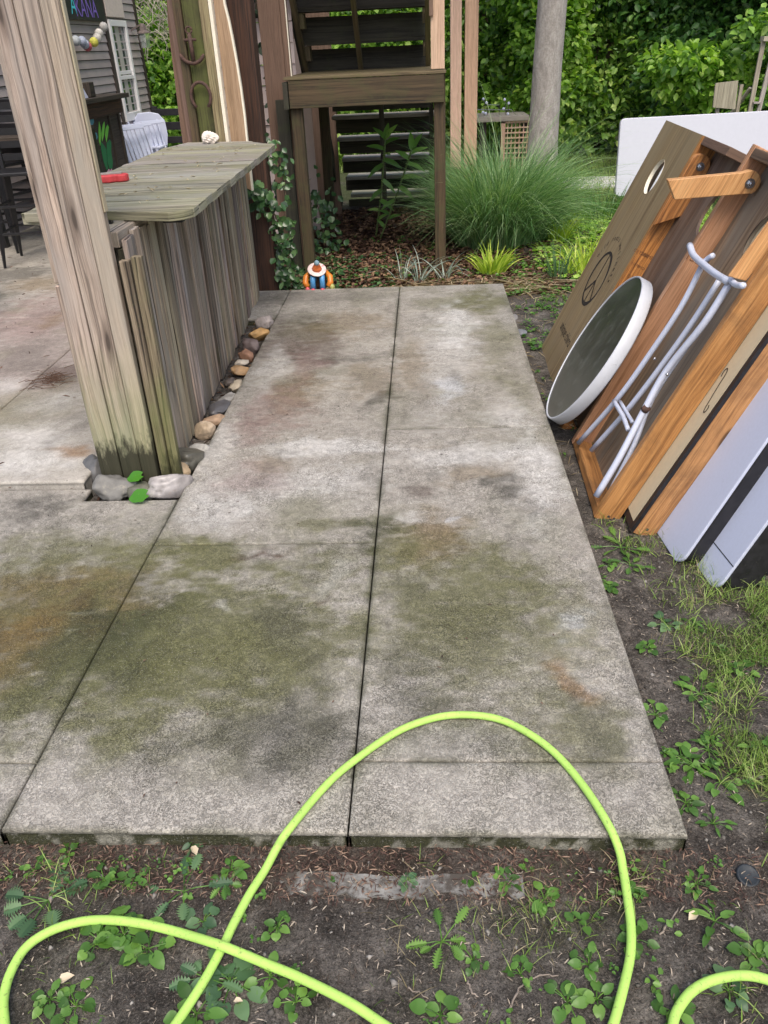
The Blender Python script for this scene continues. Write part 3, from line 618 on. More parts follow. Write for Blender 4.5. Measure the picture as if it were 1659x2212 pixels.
# horseshoe
mb = MB(); c = gy(434, 208, 6.062); pts = []
for i in range(15):
    a = math.radians(-52+284*i/14); pts.append(c+np.array([.067*math.cos(a), 0, .085*math.sin(a)+(.0 if math.sin(a) > 0 else .0)]))
mb.tube(pts, .011, 6); tag(mb.build('horseshoe', M_RUST, smooth=True), 'rusty horseshoe nailed to the green board of the far post', 'horseshoe')
mb = MB(); c = gy(413, 105, 6.062)
mb.tube([c+np.array([0, 0, .085]), c+np.array([.005, 0, -.07])], .014, 6)
mb.tube([c+np.array([.085*math.cos(math.radians(a)), 0, -.005+.08*math.sin(math.radians(a))]) for a in range(-165, -10, 12)], [.005]+[.012]*11+[.005], 6)
mb.tube([c+np.array([-.04, 0, .05]), c+np.array([.04, 0, .05])], .009, 6)
mb.tube([c+np.array([.02*math.cos(a), 0, .105+.02*math.sin(a)]) for a in np.linspace(0, 2*PI, 11)], .006, 6)
tag(mb.build('anchor', M_RUST, smooth=True), 'small rusty iron anchor hung on the post above the horseshoe', 'anchor ornament')
# dark heavy post
mb = MB(); mb.box((-1.372, 6.40, -.1), (1, 0, 0), (0, 1, 0), unit((.012, 0, 1)), .175, .17, 3.1, .3)
dp = mb.build('timber_post', M_DARKW, bevel=.012, seg=2); tag(dp, 'dark reddish brown heavy timber post behind the far end of the bar', 'post')

# ------------------------------------------------------------------ house on the right of the bar, siding and corner
hs = empty('house', (-2.2, 8.2, -.1), 'house wall of pale pinkish lap siding with a brown corner column behind the posts', 'house')
mb = MB(); z = -.1
while z < 3.3:
    r_ = random.random()
    mb.prism([(-2.0, .006), (-1.12, .006), (-1.12, .16), (-2.0, .16)], (0, 7.975, z), (1, 0, 0), unit((0, .12, 1)), unit((0, -1, .12)), .014, r_, uaxis=0)
    z += .16
mb.build('wall', M_SIDP, hs)
for xa, wd, ya, rn in [(-1.281, .175, 7.28, .3), (-1.104, .040, 7.27, .6)]:
    mb = MB(); mb.box((xa, ya, -.1), (1, 0, 0), (0, 1, 0), (0, 0, 1), wd, .12, 3.3, rn); mb.build('corner_board', M_PINKD, hs, bevel=.003)
mb = MB(); mb.box((-1.063, 7.262, 1.42), (1, 0, 0), (0, 1, 0), (0, 0, 1), .008, .02, 1.9); mb.build('trim_strip', M_CREAM, hs)
mb = MB(); mb.box((-1.20, 7.20, -.1), (1, 0, 0), (0, 1, 0), (0, 0, 1), .10, .05, 1.36, .1); mb.build('corner_board', M_STAIRD, hs)
mb = MB(); mb.box((-1.45, 9.9, -.1), (1, 0, 0), (0, 1, 0), (0, 0, 1), .46, .08, 2.2, .4); mb.build('wall_panel', M_PINKD, hs)
mb = MB(); mb.box((-1.52, 9.0, -.1), (1, 0, 0), (0, 1, 0), (0, 0, 1), .38, .02, 1.8, .6); mb.build('wall_panel', M_SIDP, hs)

# ------------------------------------------------------------------ landing and stairs
ld = empty('stair_landing', (-.45, 8.0, -.1), 'brown mossy wooden stair landing on four square posts with a wide front beam', 'landing')
for x, y, x1 in [(-1.056, 7.03, .090), (.080, 7.03, .090), (-1.08, 9.1, .1), (.13, 9.1, .09)]:
    mb = MB(); mb.box((x, y, -.13), (1, 0, 0), (0, 1, 0), (0, 0, 1), x1, .09, 1.36 if y < 8 else 1.33); mb.build('leg', M_LAND, ld, bevel=.004)
mb = MB(); mb.box((-1.052, 6.99, 1.205), (1, 0, 0), (0, 1, 0), (0, 0, 1), 1.21, .04, .195, .5); mb.build('beam', M_LAND, ld, bevel=.003)
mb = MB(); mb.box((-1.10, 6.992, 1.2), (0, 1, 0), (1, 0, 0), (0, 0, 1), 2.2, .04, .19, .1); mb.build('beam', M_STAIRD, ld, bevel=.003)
mb = MB(); mb.box((.130, 7.04, 1.21), (0, 1, 0), (1, 0, 0), (0, 0, 1), 2.15, .04, .19, .3); mb.build('beam', M_LAND, ld, bevel=.003)
mb = MB(); x = 6.985
while x < 9.2: mb.box((-1.085, x, 1.402), (1, 0, 0), (0, 1, 0), (0, 0, 1), 1.26, .13, .022); x += .137
mb.build('deck_boards', M_MOSSW, ld, bevel=.003)
mb = MB(); mb.box((.060, 7.02, 1.432), (1, 0, 0), (0, 1, 0), (0, 0, 1), .105, .09, 1.9, .4); mb.build('railing_post', M_PINK, ld, bevel=.004)
mb = MB(); mb.box((.050, 6.995, 1.78), (1, 0, 0), (0, 1, 0), (0, 0, 1), .03, .02, 1.5, .4); mb.build('railing_trim', M_PINKD, ld, bevel=.003)
us = empty('upper_staircase', (-.5, 8.6, 1.43), 'upper wooden flight seen from below, dark risers with mossy green stringers above the landing', 'staircase')
stp = lambda k: (8.85-.26*k, 1.40+.25*k)
for k in range(1, 9):
    yy, zz = stp(k)
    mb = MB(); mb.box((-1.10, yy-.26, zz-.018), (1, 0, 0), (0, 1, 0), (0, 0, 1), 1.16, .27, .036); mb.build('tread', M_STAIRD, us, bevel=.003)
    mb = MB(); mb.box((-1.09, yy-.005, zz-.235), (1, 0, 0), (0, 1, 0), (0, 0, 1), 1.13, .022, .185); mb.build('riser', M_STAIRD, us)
    for xx in (-1.075, .0):
        mb = MB(); mb.box((xx, yy-.24, zz-.14), (1, 0, 0), (0, 1, 0), (0, 0, 1), .045, .16, .12); mb.build('cleat', M_MOSSW, us, bevel=.002)
for xx, m_, ww in [(-1.165, M_STAIRD, .05), (-1.09, M_MOSSW, .045), (-.58, M_MOSSW, .045), (.045, M_MOSSW, .045)]:
    mb = MB(); y0_ = 8.88 if xx < -1.1 else 8.47; a = np.array([xx, y0_, 1.43]); b = np.array([xx, y0_-.26*8, 1.43+.25*8])
    mb.beam(a+np.array([0, .0, -.00]), b, ww, .05 if xx == -.58 else .07, (1, 0, 0)); mb.build('stringer', m_, us, bevel=.003)
ls = empty('lower_staircase', (-.45, 9.8, -.1), 'lower flight behind the landing with dark risers and pale tread edges', 'staircase')
for k in range(5):
    yy = 9.45+.26*k; zz = .97-.235*k
    mb = MB(); mb.box((-.98+.015*k, yy-.03, zz-.03), (1, 0, 0), (0, 1, 0), (0, 0, 1), 1.09-.02*k, .30, .038); mb.build('tread', M_TREAD, ls, bevel=.004)
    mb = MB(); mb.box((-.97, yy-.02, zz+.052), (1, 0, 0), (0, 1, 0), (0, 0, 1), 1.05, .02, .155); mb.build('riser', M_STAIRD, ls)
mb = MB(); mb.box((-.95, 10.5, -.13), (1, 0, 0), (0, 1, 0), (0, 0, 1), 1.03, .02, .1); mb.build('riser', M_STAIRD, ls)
for xx in (-1.03, .10):
    mb = MB(); mb.prism([(9.25, 1.15), (10.6, -.07), (10.3, -.1), (9.25, .85)], (xx, 0, 0), (0, 1, 0), (0, 0, 1), (1, 0, 0), .045); mb.build('stringer', M_STAIRD, ls)
mb = MB(); mb.box((-.47, 9.30, -.1), (1, 0, 0), (0, 1, 0), (0, 0, 1), .05, .05, 1.2); mb.build('support', M_STAIRD, ls)
# unseen deck added overhead so that its shade darkens the stairs
dk = empty('shade_deck', (-1.6, 7.6, 3.3), 'unseen upper wooden deck added over the staircases to shade them', 'deck')
mb = MB(); mb.box((-2.9, 6.9, 3.3), (1, 0, 0), (0, 1, 0), (0, 0, 1), 1.75, 3.6, .05); mb.box((-1.15, 7.0, 3.3), (1, 0, 0), (0, 1, 0), (0, 0, 1), 1.25, .9, .05)
mb.build('deck_boards', M_DARKBOX, dk)

# pale walk beyond the stairs
P_ = [(.20, 8.9), (.85, 8.9), (1.0, 11.0), (3.4, 11.2), (3.4, 11.9), (1.0, 12.2), (.2, 13.5)]
mb = MB(); mb.prism(P_, (0, 0, -.085), (1, 0, 0), (0, 1, 0), (0, 0, 1), .05); wk = mb.build('garden_walk', plain('pale_walk', (.55, .54, .52), .9, noise=.2, nscale=8, bump=.3)); tag(wk, kind='structure')
# two tan posts in the lawn
for i, (a, b, lab) in enumerate([(973, 996, 'left and thinner of the two tan painted posts standing behind the fountain grass'), (1003, 1030, 'right and thicker of the two tan painted posts standing behind the fountain grass')]):
    yy = 12.4; p0 = gy(a, 283, yy); p1 = gy(b, 283, yy); mb = MB()
    mb.box((p0[0], yy, -.13), (1, 0, 0), (0, 1, 0), (0, 0, 1), p1[0]-p0[0], .16, 3.4); tag(mb.build('painted_post', M_PINK, bevel=.006), lab, 'post', 'tan posts in the lawn')

# ------------------------------------------------------------------ grey house at the left
gh = empty('grey_house', (-4.4, 11, -.1), 'grey lap-sided house wall with a tall white window and a wall lantern', 'house')
WX = -4.4; YE = 14.15; mb = MB(); z = -.1; k = 0
while z < 4.2:
    mb.prism([(6.0, .009), (YE, .009), (YE, .1), (6.0, .1)], (WX+.024, 0, z), (0, 1, 0), unit((-.16, 0, 1)), unit((1, 0, .16)), .014, random.random(), uaxis=0)
    z += .1
mb.build('siding', M_SIDG, gh)
mb = MB(); mb.box((WX-.2, 6.0, -.1), (1, 0, 0), (0, 1, 0), (0, 0, 1), .19, YE-6, 4.3); mb.build('wall', M_BLACKP, gh)  # black backing stands in for the shadow lines between the laps
mb = MB(); mb.box((WX-.1, YE-.02, -.1), (1, 0, 0), (0, 1, 0), (0, 0, 1), .13, .1, 4.3); mb.build('corner_board', M_DARKBOX, gh)
def wbox(mb, y0, y1, z0, z1, x0=.0, th=.03, **k): mb.box((WX+x0, y0, z0), (1, 0, 0), (0, 1, 0), (0, 0, 1), th, y1-y0, z1-z0, **k)
wy0, wy1, wz0, wz1 = 12.80, 13.55, .80, 2.08
win = MB(); fr = .075
wbox(win, wy0, wy0+fr, wz0, wz1, .0, .06); wbox(win, wy1-fr, wy1, wz0, wz1, .0, .06); wbox(win, wy0+fr, wy1-fr, wz1-fr, wz1, .0, .058); wbox(win, wy0+fr, wy1-fr, wz0, wz0+.11, .0, .058)
wbox(win, wy0+fr, wy1-fr, 1.34, 1.39, .0, .055); wbox(win, wy0+fr, wy1-fr, 1.405, 1.45, .0, .04)
wf = win.build('window', M_CREAM if False else plain('white_window_paint', (.78, .77, .76), .5, noise=.03), gh, bevel=.004)
n = NT('window_glass'); n.col((.06, .09, .085)); n.rough(.06); n.b.inputs['Coat Weight'].default_value = .5
mb = MB(); wbox(mb, wy0+fr, wy1-fr, wz0+.1, 2.0, .012, .008); gl = mb.build('pane', n.m, wf)
mb = MB()
for a, b in [(13.08, 13.24)]: wbox(mb, a, b, wz0+.1, 2.0, .021, .004)
mb.build('curtain', plain('curtain', (.45, .43, .38), .8), wf)
mb = MB(); wbox(mb, wy0-.02, wy1, 2.12, 2.44, .0, .05); mb.build('header_panel', plain('pinkish_panel_paint', (.66, .56, .50), .6), gh)
mb = MB(); wbox(mb, wy0-.12, wy0-.02, .7, 2.45, .0, .04); mb.build('window_trim', M_DARKBOX, gh)
# lantern
lt = empty('wall_lantern', (WX, 13.85, 1.6), 'brown wall lantern with clear glass beside the white window', 'lantern')
cl = np.array([WX+.20, 13.85, 1.93]); mb = MB(); mb.lathe([(.02, .12), (.045, .09), (.06, .03), (.10, .0), (.10, -.015)], cl, seg=6); mb.beam(cl+np.array([-.2, 0, .03]), cl+np.array([-.02, 0, .11]), .02, .02); mb.box(cl+np.array([-.21, -.045, -.12]), (1, 0, 0), (0, 1, 0), (0, 0, 1), .02, .09, .26)
mb.build('lantern_frame', plain('lantern_brown', (.14, .11, .10), .5, noise=.3), lt)
n = NT('clear_glass'); n.b.inputs['Transmission Weight'].default_value = .85; n.col((.75, .8, .78)); n.rough(.08)
mb = MB(); mb.lathe([(.085, -.015), (.068, -.20)], cl, seg=6); mb.build('glass', n.m, lt)
mb = MB(); mb.ball(cl+np.array([0, 0, -.09]), .03, 8, sc=(1, 1, 1.5)); mb.build('bulb', plain('frosted_bulb', (.8, .78, .7), .4), lt)
# chalkboard sign
sg = empty('hand_lettered_sign', (WX+.05, 11.8, 2.2), 'black hanging sign hand lettered in turquoise and purple above the bead garland', 'sign')
a = gx(128, 0, WX+.08); b = gx(229, 46, WX+.08)
mb = MB(); mb.box((WX+.05, 10.2, b[2]), (1, 0, 0), (0, 1, 0), unit((0, 0, 1)), .025, b[1]-10.2, .62, .3); mb.build('board', plain('slate_black', (.028, .028, .028), .6, noise=.4, dirt=((.07, .08, .07), .7, 6, .6)), sg)
def sign_text(s, y, z, sz, m):
    mb = MB(); add_text(mb, s, sz, (WX+.078, y, z), (0, 1, 0), (0, 0, 1), sx=.95); mb.build('lettering', m, sg)
qa = gx(158, 12, WX+.078); qk = gx(187, 19, WX+.078)
sign_text('A', qa[1], qa[2], .30, plain('turquoise_chalk', (.08, .62, .68), .8)); 
sign_text('KANA', qk[1], qk[2], .30, plain('purple_chalk', (.22, .14, .52), .8))
# garland of large beads
gd_ = empty('bead_garland', (WX+.15, 11.8, 1.9), 'garland of large painted balls hung below the black sign', 'garland')
for (cx, cy), colr in zip([(164, 88), (177, 89), (183, 95), (189, 100), (203, 91), (210, 82), (214, 72), (224, 58)], [(.38, .41, .43), (.36, .40, .50), (.38, .42, .50), (.42, .10, .12), (.50, .48, .08), (.48, .46, .42), (.50, .48, .44), (.42, .41, .39)]):
    c = gx(cx, cy, WX+.16); mb = MB(); mb.ball(c, .058, 12); mb.build('ball', plain('ball_paint', colr, .7, noise=.25, nscale=25), gd_, smooth=True)
# dark painted cabinet in front of the wall
cb = empty('painted_cabinet', (-3.9, 11, -.1), 'dark wooden bar cabinet painted with green leaves and a blue eye', 'cabinet')
KX = -3.95; ky1 = gx(262, 250, KX)[1]
mb = MB(); mb.box((KX-.35, 9.2, 1.17), (1, 0, 0), (0, 1, 0), (0, 0, 1), .47, ky1-9.1, .05); mb.build('top', M_DARKBOX, cb, bevel=.004)
mb = MB(); mb.box((KX-.02, 9.2, 1.0), (1, 0, 0), (0, 1, 0), (0, 0, 1), .05, ky1-9.2, .165, .8); mb.build('apron', M_DARKW, cb, bevel=.003)
mb = MB(); mb.box((KX-.05, 9.2, .03), (1, 0, 0), (0, 1, 0), (0, 0, 1), .04, ky1-9.25, .97, .7); mb.build('front', M_DARKBOX, cb)
for q in (ky1-.14, ky1-.50):
    mb = MB(); mb.box((KX-.02, q, .03), (1, 0, 0), (0, 1, 0), (0, 0, 1), .035, .05, .97, .9); mb.build('stile', M_DARKBOX, cb, bevel=.003)
def paint(name, pts, m, X0):
    P = [gx(a, b, X0) for a, b in pts]; mb = MB(); mb.prism([(p[1], p[2]) for p in P], (X0, 0, 0), (0, 1, 0), (0, 0, 1), (1, 0, 0), .003); mb.build(name, m, cb)
MG1 = plain('lime_chalk_paint', (.20, .62, .08), .7); MG2 = plain('forest_chalk_paint', (.02, .20, .07), .7); MB1 = plain('blue_chalk_paint', (.10, .32, .42), .7); MPK = plain('pink_chalk_paint', (.72, .40, .52), .7); MRD = plain('red_chalk_paint', (.35, .04, .07), .7)
def cab(x, y): return (172.8+.1146*x, 190+.1146*y)
for pts in [[(360, 630), (385, 720), (400, 900), (385, 1090), (360, 1000), (350, 800)], [(460, 630), (470, 700), (455, 880), (420, 1010), (405, 850), (430, 690)], [(520, 690), (545, 740), (525, 900), (500, 1020), (475, 900), (485, 760)]]:
    paint('painted_leaf', [cab(*p) for p in pts], MG1, KX-.004)
for pts in [[(395, 1010), (455, 1080), (500, 1160), (510, 1400), (535, 1530), (500, 1540), (450, 1400), (400, 1150)], [(505, 1040), (560, 970), (590, 1030), (590, 1200), (620, 1400), (610, 1520), (555, 1520), (520, 1400)]]:
    paint('painted_leaf', [cab(*p) for p in pts], MG2, KX-.003)
paint('painted_eye', [cab(*p) for p in [(240, 900), (280, 835), (320, 850), (335, 930), (310, 1000), (265, 970)]], MB1, KX-.004)
paint('painted_eye', [cab(*p) for p in [(280, 890), (300, 880), (312, 920), (300, 950), (282, 935)]], M_BLACKP, KX-.001)
paint('painted_flower', [cab(*p) for p in [(180, 600), (215, 545), (255, 560), (265, 640), (235, 720), (195, 690)]], MB1, KX-.004)
paint('painted_flower', [cab(*p) for p in [(515, 1580), (545, 1525), (570, 1560), (600, 1520), (612, 1560), (560, 1585)]], MPK, KX-.002)
paint('painted_flower', [cab(*p) for p in [(320, 1250), (370, 1260), (385, 1420), (350, 1400)]], MRD, KX-.003)
# small framed picture on the cabinet
mb = MB(); c = gx(190, 205, KX); mb.prism([(-.10, 0), (.0, .2), (.10, 0)], (KX, c[1]-.1, 1.222), (0, 1, 0), unit((-.2, 0, 1)), unit((1, 0, .2)), .02); tag(mb.build('table_sign', M_WHITE), 'small white folded card standing on the dark cabinet top', 'card')
mb = MB(); mb.box((KX-.05, c[1]+.02, 1.222), (1, 0, 0), (0, 1, 0), (0, 0, 1), .08, .16, .16); tag(mb.build('trinket_box', M_DARKBOX, bevel=.01), 'small dark box on the cabinet top next to the white card', 'box')
# folded white slatted chairs leaning by the cabinet
def slat_chair(x, y, rz, label):
    e = empty('folding_chair', (x, y, .035), label, 'chair', 'white chairs folded against the wall')
    R = Matrix.Rotation(rz, 3, 'Z'); fx = lambda p: np.array(R @ Vector(p))+np.array([x, y, .035])
    ux, uy = np.array(R @ Vector((1, 0, 0))), np.array(R @ Vector((0, 1, 0))); up = unit(np.array(R @ Vector((0, .30, 1))))
    for i in range(6):
        mb = MB(); mb.box(fx((-.22+.075*i, .0, .10)), ux, np.cross(up, ux), up, .052, .012, .62); mb.build('slat', M_WHITE, e, bevel=.003)
    for s_ in (-.25, .235):
        mb = MB(); mb.box(fx((s_, -.03, 0)), ux, np.cross(up, ux), up, .025, .03, .80); mb.build('leg', M_WHITE, e, bevel=.003)
    mb = MB(); mb.box(fx((-.25, .02, .72)), ux, np.cross(up, ux), up, .51, .02, .05); mb.build('top_rail', M_WHITE, e, bevel=.004)
slat_chair(-4.02, 11.95, math.radians(62), 'front white slatted folding chair leaning by the painted cabinet')
slat_chair(-4.06, 12.4, math.radians(58), 'second white slatted folding chair leaning behind the front one')
slat_chair(-4.02, 12.85, math.radians(50), 'third white slatted folding chair nearest the white plastic chair')
pc = empty('plastic_chair', (-3.4, 13.3, .035), 'white moulded plastic chair with a rounded back beside the black fence', 'chair')
c0 = gy(322, 285, 13.2); mb = MB(); pts = [(-.2, -.35), (.21, -.35), (.27, -.05), (.26, .14), (.18, .24), (.05, .27), (-.12, .26), (-.22, .15)]
mb.prism(pts, (c0[0], 13.2, c0[2]), unit((1, .25, 0)), (0, 0, 1), unit((.25, -1, 0)), .03); mb.build('backrest', M_WHITE, pc, bevel=.012, seg=3)
mb = MB(); mb.box((c0[0]-.24, 12.85, .42), (1, 0, 0), (0, 1, 0), (0, 0, 1), .48, .40, .03); mb.build('seat', M_WHITE, pc, bevel=.01)
for dx, dy in ((-.22, 12.87), (.2, 12.87), (-.22, 13.2), (.2, 13.2)):
    mb = MB(); mb.beam((c0[0]+dx, dy, .035), (c0[0]+dx*.9, dy, .43), .035, .035); mb.build('leg', M_WHITE, pc)
# black rail fence
fe = empty('rail_fence', (-3.9, 13.6, -.1), 'black wooden three-rail fence behind the white chairs', 'fence')
Yf = 13.6
for py, h in [(243, 12), (273, 14), (303, 12)]:
    a = gy(328, py, Yf); b = gy(470, py-3, Yf); mb = MB(); hh = h*Yf/1720; mb.box((a[0], Yf, a[2]-hh/2), unit((b[0]-a[0], 0, b[2]-a[2])), (0, 1, 0), (0, 0, 1), 1.6, .04, hh); mb.build('rail', M_BLACKP, fe, bevel=.004)
for px in (331, 455):
    a = gy(px, 243, Yf); mb = MB(); mb.box((a[0]-.04, Yf+.04, -.12), (1, 0, 0), (0, 1, 0), (0, 0, 1), .085, .085, a[2]+.2); mb.build('post', M_BLACKP, fe, bevel=.004)

# ------------------------------------------------------------------ black furniture at far left
def bar_chair(x, y, rz, label, slats=True, seat=.74, zz=.035):
    e = empty('bar_chair', (x, y, zz), label, 'bar chair', 'black bar chairs on the patio')
    e.rotation_euler = (0, 0, 0); R = Matrix.Rotation(rz, 3, 'Z'); f = lambda *p: np.array(R @ Vector(p))+np.array([x, y, zz])
    X_, Y_ = np.array(R @ Vector((1, 0, 0))), np.array(R @ Vector((0, 1, 0)))
    mb = MB(); mb.box(f(-.2, -.2, seat), X_, Y_, (0, 0, 1), .40, .40, .03); mb.build('seat', M_BLACK, e, bevel=.008)
    for sx in (-1, 1):
        for sy in (-1, 1):
            mb = MB(); mb.tube([f(sx*.18, sy*.18, seat), f(sx*.215, sy*.215, seat*.5), f(sx*.25, sy*.25, 0)], [.04, .032, .013], 4); mb.build('leg', M_BLACK, e)
    for h_ in (.28, .5):
        for a, b in [((-1, -1), (1, -1)), ((-1, 1), (1, 1)), ((-1, -1), (-1, 1)), ((1, -1), (1, 1))]:
            k = .25-.07*h_/seat; mb = MB(); mb.tube([f(a[0]*k, a[1]*k, h_), f(b[0]*k, b[1]*k, h_)], .012, 6); mb.build('rung', M_BLACK, e)
    if slats:
        for sx in (-.19, .19):
            mb = MB(); mb.beam(f(sx, .19, seat), f(sx, .24, seat+.52), .03, .03); mb.build('back_upright', M_BLACK, e)
        for i in range(5):
            mb = MB(); mb.box(f(-.22, .20+.01*i, seat+.09+.10*i), X_, Y_, (0, 0, 1), .44, .018, .055); mb.build('back_slat', M_BLACK, e)
bar_chair(-3.53, 7.35, math.radians(8), 'black metal bar chair with a slatted back, nearest the bar')
bar_chair(-4.05, 8.0, math.radians(-20), 'black metal bar chair farther off with curved shadowed legs, near the grey wall')
bar_chair(-3.43, 5.62, math.radians(20), 'black bar chair at the left frame edge showing only one foot', slats=False)
# table with dark top behind
tb = empty('bar_table', (-4.0, 9.0, .035), 'dark bar table in the shade behind the black chairs', 'table')
mb = MB(); mb.box((-4.25, 7.9, .98), (1, 0, 0), (0, 1, 0), (0, 0, 1), .8, 1.2, .04); mb.build('tabletop', M_DARKBOX, tb, bevel=.004)
for x, y in ((-4.2, 7.95), (-3.52, 7.95), (-4.2, 9.03), (-3.52, 9.03)):
    mb = MB(); mb.box((x, y, .035), (1, 0, 0), (0, 1, 0), (0, 0, 1), .07, .07, .945); mb.build('leg', M_BLACK, tb)

# ------------------------------------------------------------------ things on the counter
rd = empty('painted_ornament', (-1.60, 4.35, 1.072), 'chipped red painted wooden ornament lying on the counter near the post', 'ornament')
c = g(243, 384, 1.09); rd.location = (float(c[0]), float(c[1]), 1.072)
M_RED = plain('chipped_red_paint', (.50, .045, .05), .55, noise=.2, dirt=((.55, .42, .36), .7, 45, .6))
mb = MB()
pr = [(a*.62, b*.75) for a, b in [(-.12, -.05), (-.02, -.065), (.03, -.045), (.05, -.06), (.115, -.045), (.13, .0), (.11, .04), (.05, .05), (.03, .035), (-.03, .05), (-.10, .04), (-.12, 0)]]
mb.prism(pr, (c[0], c[1], 1.106), unit((1, .25, 0)), unit((-.25, 1, 0)), (0, 0, 1), .033); mb.build('block', M_RED, rd, bevel=.006)
mb = MB(); mb.box((c[0]-.06, c[1]-.02, 1.107), unit((1, .25, 0)), unit((-.25, 1, 0)), (0, 0, 1), .11, .035, .006); mb.build('bare_wood_strip', M_TREAD, rd)
c = g(455, 300, 1.10); bm = MB(); bm.ball(c+np.array([0, 0, .0]), .045, 24, sc=(1.35, .9, .85))
V = []
for p in bm.v:
    d = p-c; a = math.atan2(d[2], d[1]); rr = 1+.35*max(0, math.sin(a*3+d[0]*60))**3+.22*max(0, math.sin(a*6+d[0]*110))**2; t = (d[0]+.06)/.12; q = d.copy(); q[1:] *= rr*(1.15-.75*max(0, t-.25)); V.append(c+q+np.array([0, 0, .005]))
bm.v = V; mb = bm; tag(mb.build('conch_shell', plain('shell_white', (.72, .64, .57), .6, noise=.15, nscale=40, dirt=((.45, .30, .22), .5, 30, .6))), 'spiky pale conch shell resting on the far end of the counter', 'shell')

# ------------------------------------------------------------------ figurine of a sleeping man under a sombrero
c = g(688, 622, 0); c[2] = -.012; c[1] = SB+.045
fg = empty('clay_figurine', c, 'small painted clay figurine of a seated man hidden under a wide sombrero', 'figurine')
K = 1.06; P = lambda x, y, z: c+K*np.array([x*1.12, y, z])
MO = plain('orange_glaze', (.62, .20, .025), .35, noise=.15); MBL = plain('blue_glaze', (.08, .28, .55), .35, noise=.2, nscale=50); MPKG = plain('pink_glaze', (.62, .10, .12), .4); MHAT = plain('white_painted_brim', (.72, .58, .55), .4, noise=.1, nscale=60, dirt=((.50, .06, .10), .85, 26, .56)); MHC = plain('orange_crown_glaze', (.60, .15, .04), .4, noise=.35, nscale=45, dirt=((.10, .25, .22), .8, 20, .6)); MGR = plain('olive_glaze', (.36, .38, .12), .5, noise=.2)
mb = MB(); mb.lathe([(.052, 0), (.06, .03), (.056, .08), (.04, .12), (.02, .14)], P(0, .035, 0), seg=14, scale=(1.05, .8)); mb.build('body', M_DARKW, fg, smooth=True)
for s in (-1, 1):
    mb = MB(); mb.tube([P(.025*s, .03, .03), P(.028*s, -.01, .085), P(.030*s, -.030, .10), P(.031*s, -.040, .07), P(.031*s, -.042, .015)], [.02, .023, .022, .02, .023], 10); mb.build('trouser_leg', MBL, fg, smooth=True)
    mb = MB(); mb.ball(P(.031*s, -.055, .01), .017, 10, sc=(1, 1.5, .7)); mb.build('foot', MPKG, fg, smooth=True)
    mb = MB(); mb.tube([P(.048*s, .03, .115), P(.078*s, .005, .085), P(.083*s, -.02, .05), P(.065*s, -.035, .025)], [.02, .024, .024, .018], 10); mb.build('sleeve', MO, fg, smooth=True)
mb = MB(); mb.ball(P(-.068, -.045, .012), .018, 10); mb.build('hand', MPKG, fg, smooth=True)
mb = MB(); mb.lathe([(.012, 0), (.022, .01), (.02, .03), (.01, .045)], P(.092, -.03, 0), seg=10); mb.build('jug', MGR, fg, smooth=True)
hx = unit((.12, -.52, .85)); mb = MB(); hc = P(-.003, .0, .137); mb.lathe([(.069, .0), (.073, .006), (.069, .010), (.05, .008), (.04, .012)], hc, hx, 26); mb.build('hat_brim', MHAT, fg, smooth=True)
mb = MB(); mb.lathe([(.072, -.004), (.072, .001), (.068, .002)], hc, hx, 26); mb.build('brim_edge', M_BLACKP, fg, smooth=True)
mb = MB(); mb.lathe([(.040, .010), (.032, .03), (.022, .055), (.018, .075), (.010, .085)], hc, hx, 16); mb.build('hat_crown', MHC, fg, smooth=True)
mb = MB(); mb.lathe([(.021, .066), (.020, .08), (.010, .094)], hc, hx, 12); mb.build('hat_tip', plain('blue_grey_glaze', (.20, .32, .38), .4), fg, smooth=True)

# ------------------------------------------------------------------ stones along the bar foot
def stone(px, py, size, col, sc, label, rough=.6, noise=.3, seed=0, vein=None, ang=None, z=-.03, ns=22):
    size = size*1.15; c = g(px, py, 0.0); bm = bmesh.new(); bmesh.ops.create_icosphere(bm, subdivisions=4, radius=1)
    rn = random.Random(seed); R = Matrix.Rotation(rn.uniform(0, 3) if ang is None else ang, 3, 'Z') @ Matrix.Rotation(rn.uniform(-.3, .3), 3, 'X')
    off = Vector((seed*3.1, seed*1.7, seed*.9)); fds = [Vector((rn.gauss(0, 1), rn.gauss(0, 1), rn.gauss(0, 1))).normalized() for _ in range(7)]
    for v in bm.verts:
        p = v.co.copy(); d = 1+.38*mnoise.noise(p*1.0+off)+.20*mnoise.noise(p*2.6+off); f_ = 1-.12*abs(mnoise.noise(p*1.6-off)); p = p*d*f_*(1+.09*mnoise.noise(p*6+off)+.04*mnoise.noise(p*13+off))
        for fd in fds: p = p-fd*max(0, p.dot(fd)-.62)*.8
        v.co = R @ Vector((p.x*sc[0], p.y*sc[1], p.z*sc[2]))*size
    me = bpy.data.meshes.new('stone'); bm.to_mesh(me); bm.free()
    col = tuple(.85*x+.15*.22 for x in col); m = plain('stone_%s' % label.split()[0], tuple(x*.88 for x in col), rough, noise=noise, nscale=ns, bump=.6, dirt=vein or (tuple(x*.45 for x in col), .6, 18, .6))
    o = link('river_stone', me, m, None, smooth=True); o.location = (c[0], c[1], z+size*sc[2]*.55)
    tag(o, label, 'stone', 'stones laid along the foot of the bar'); return o
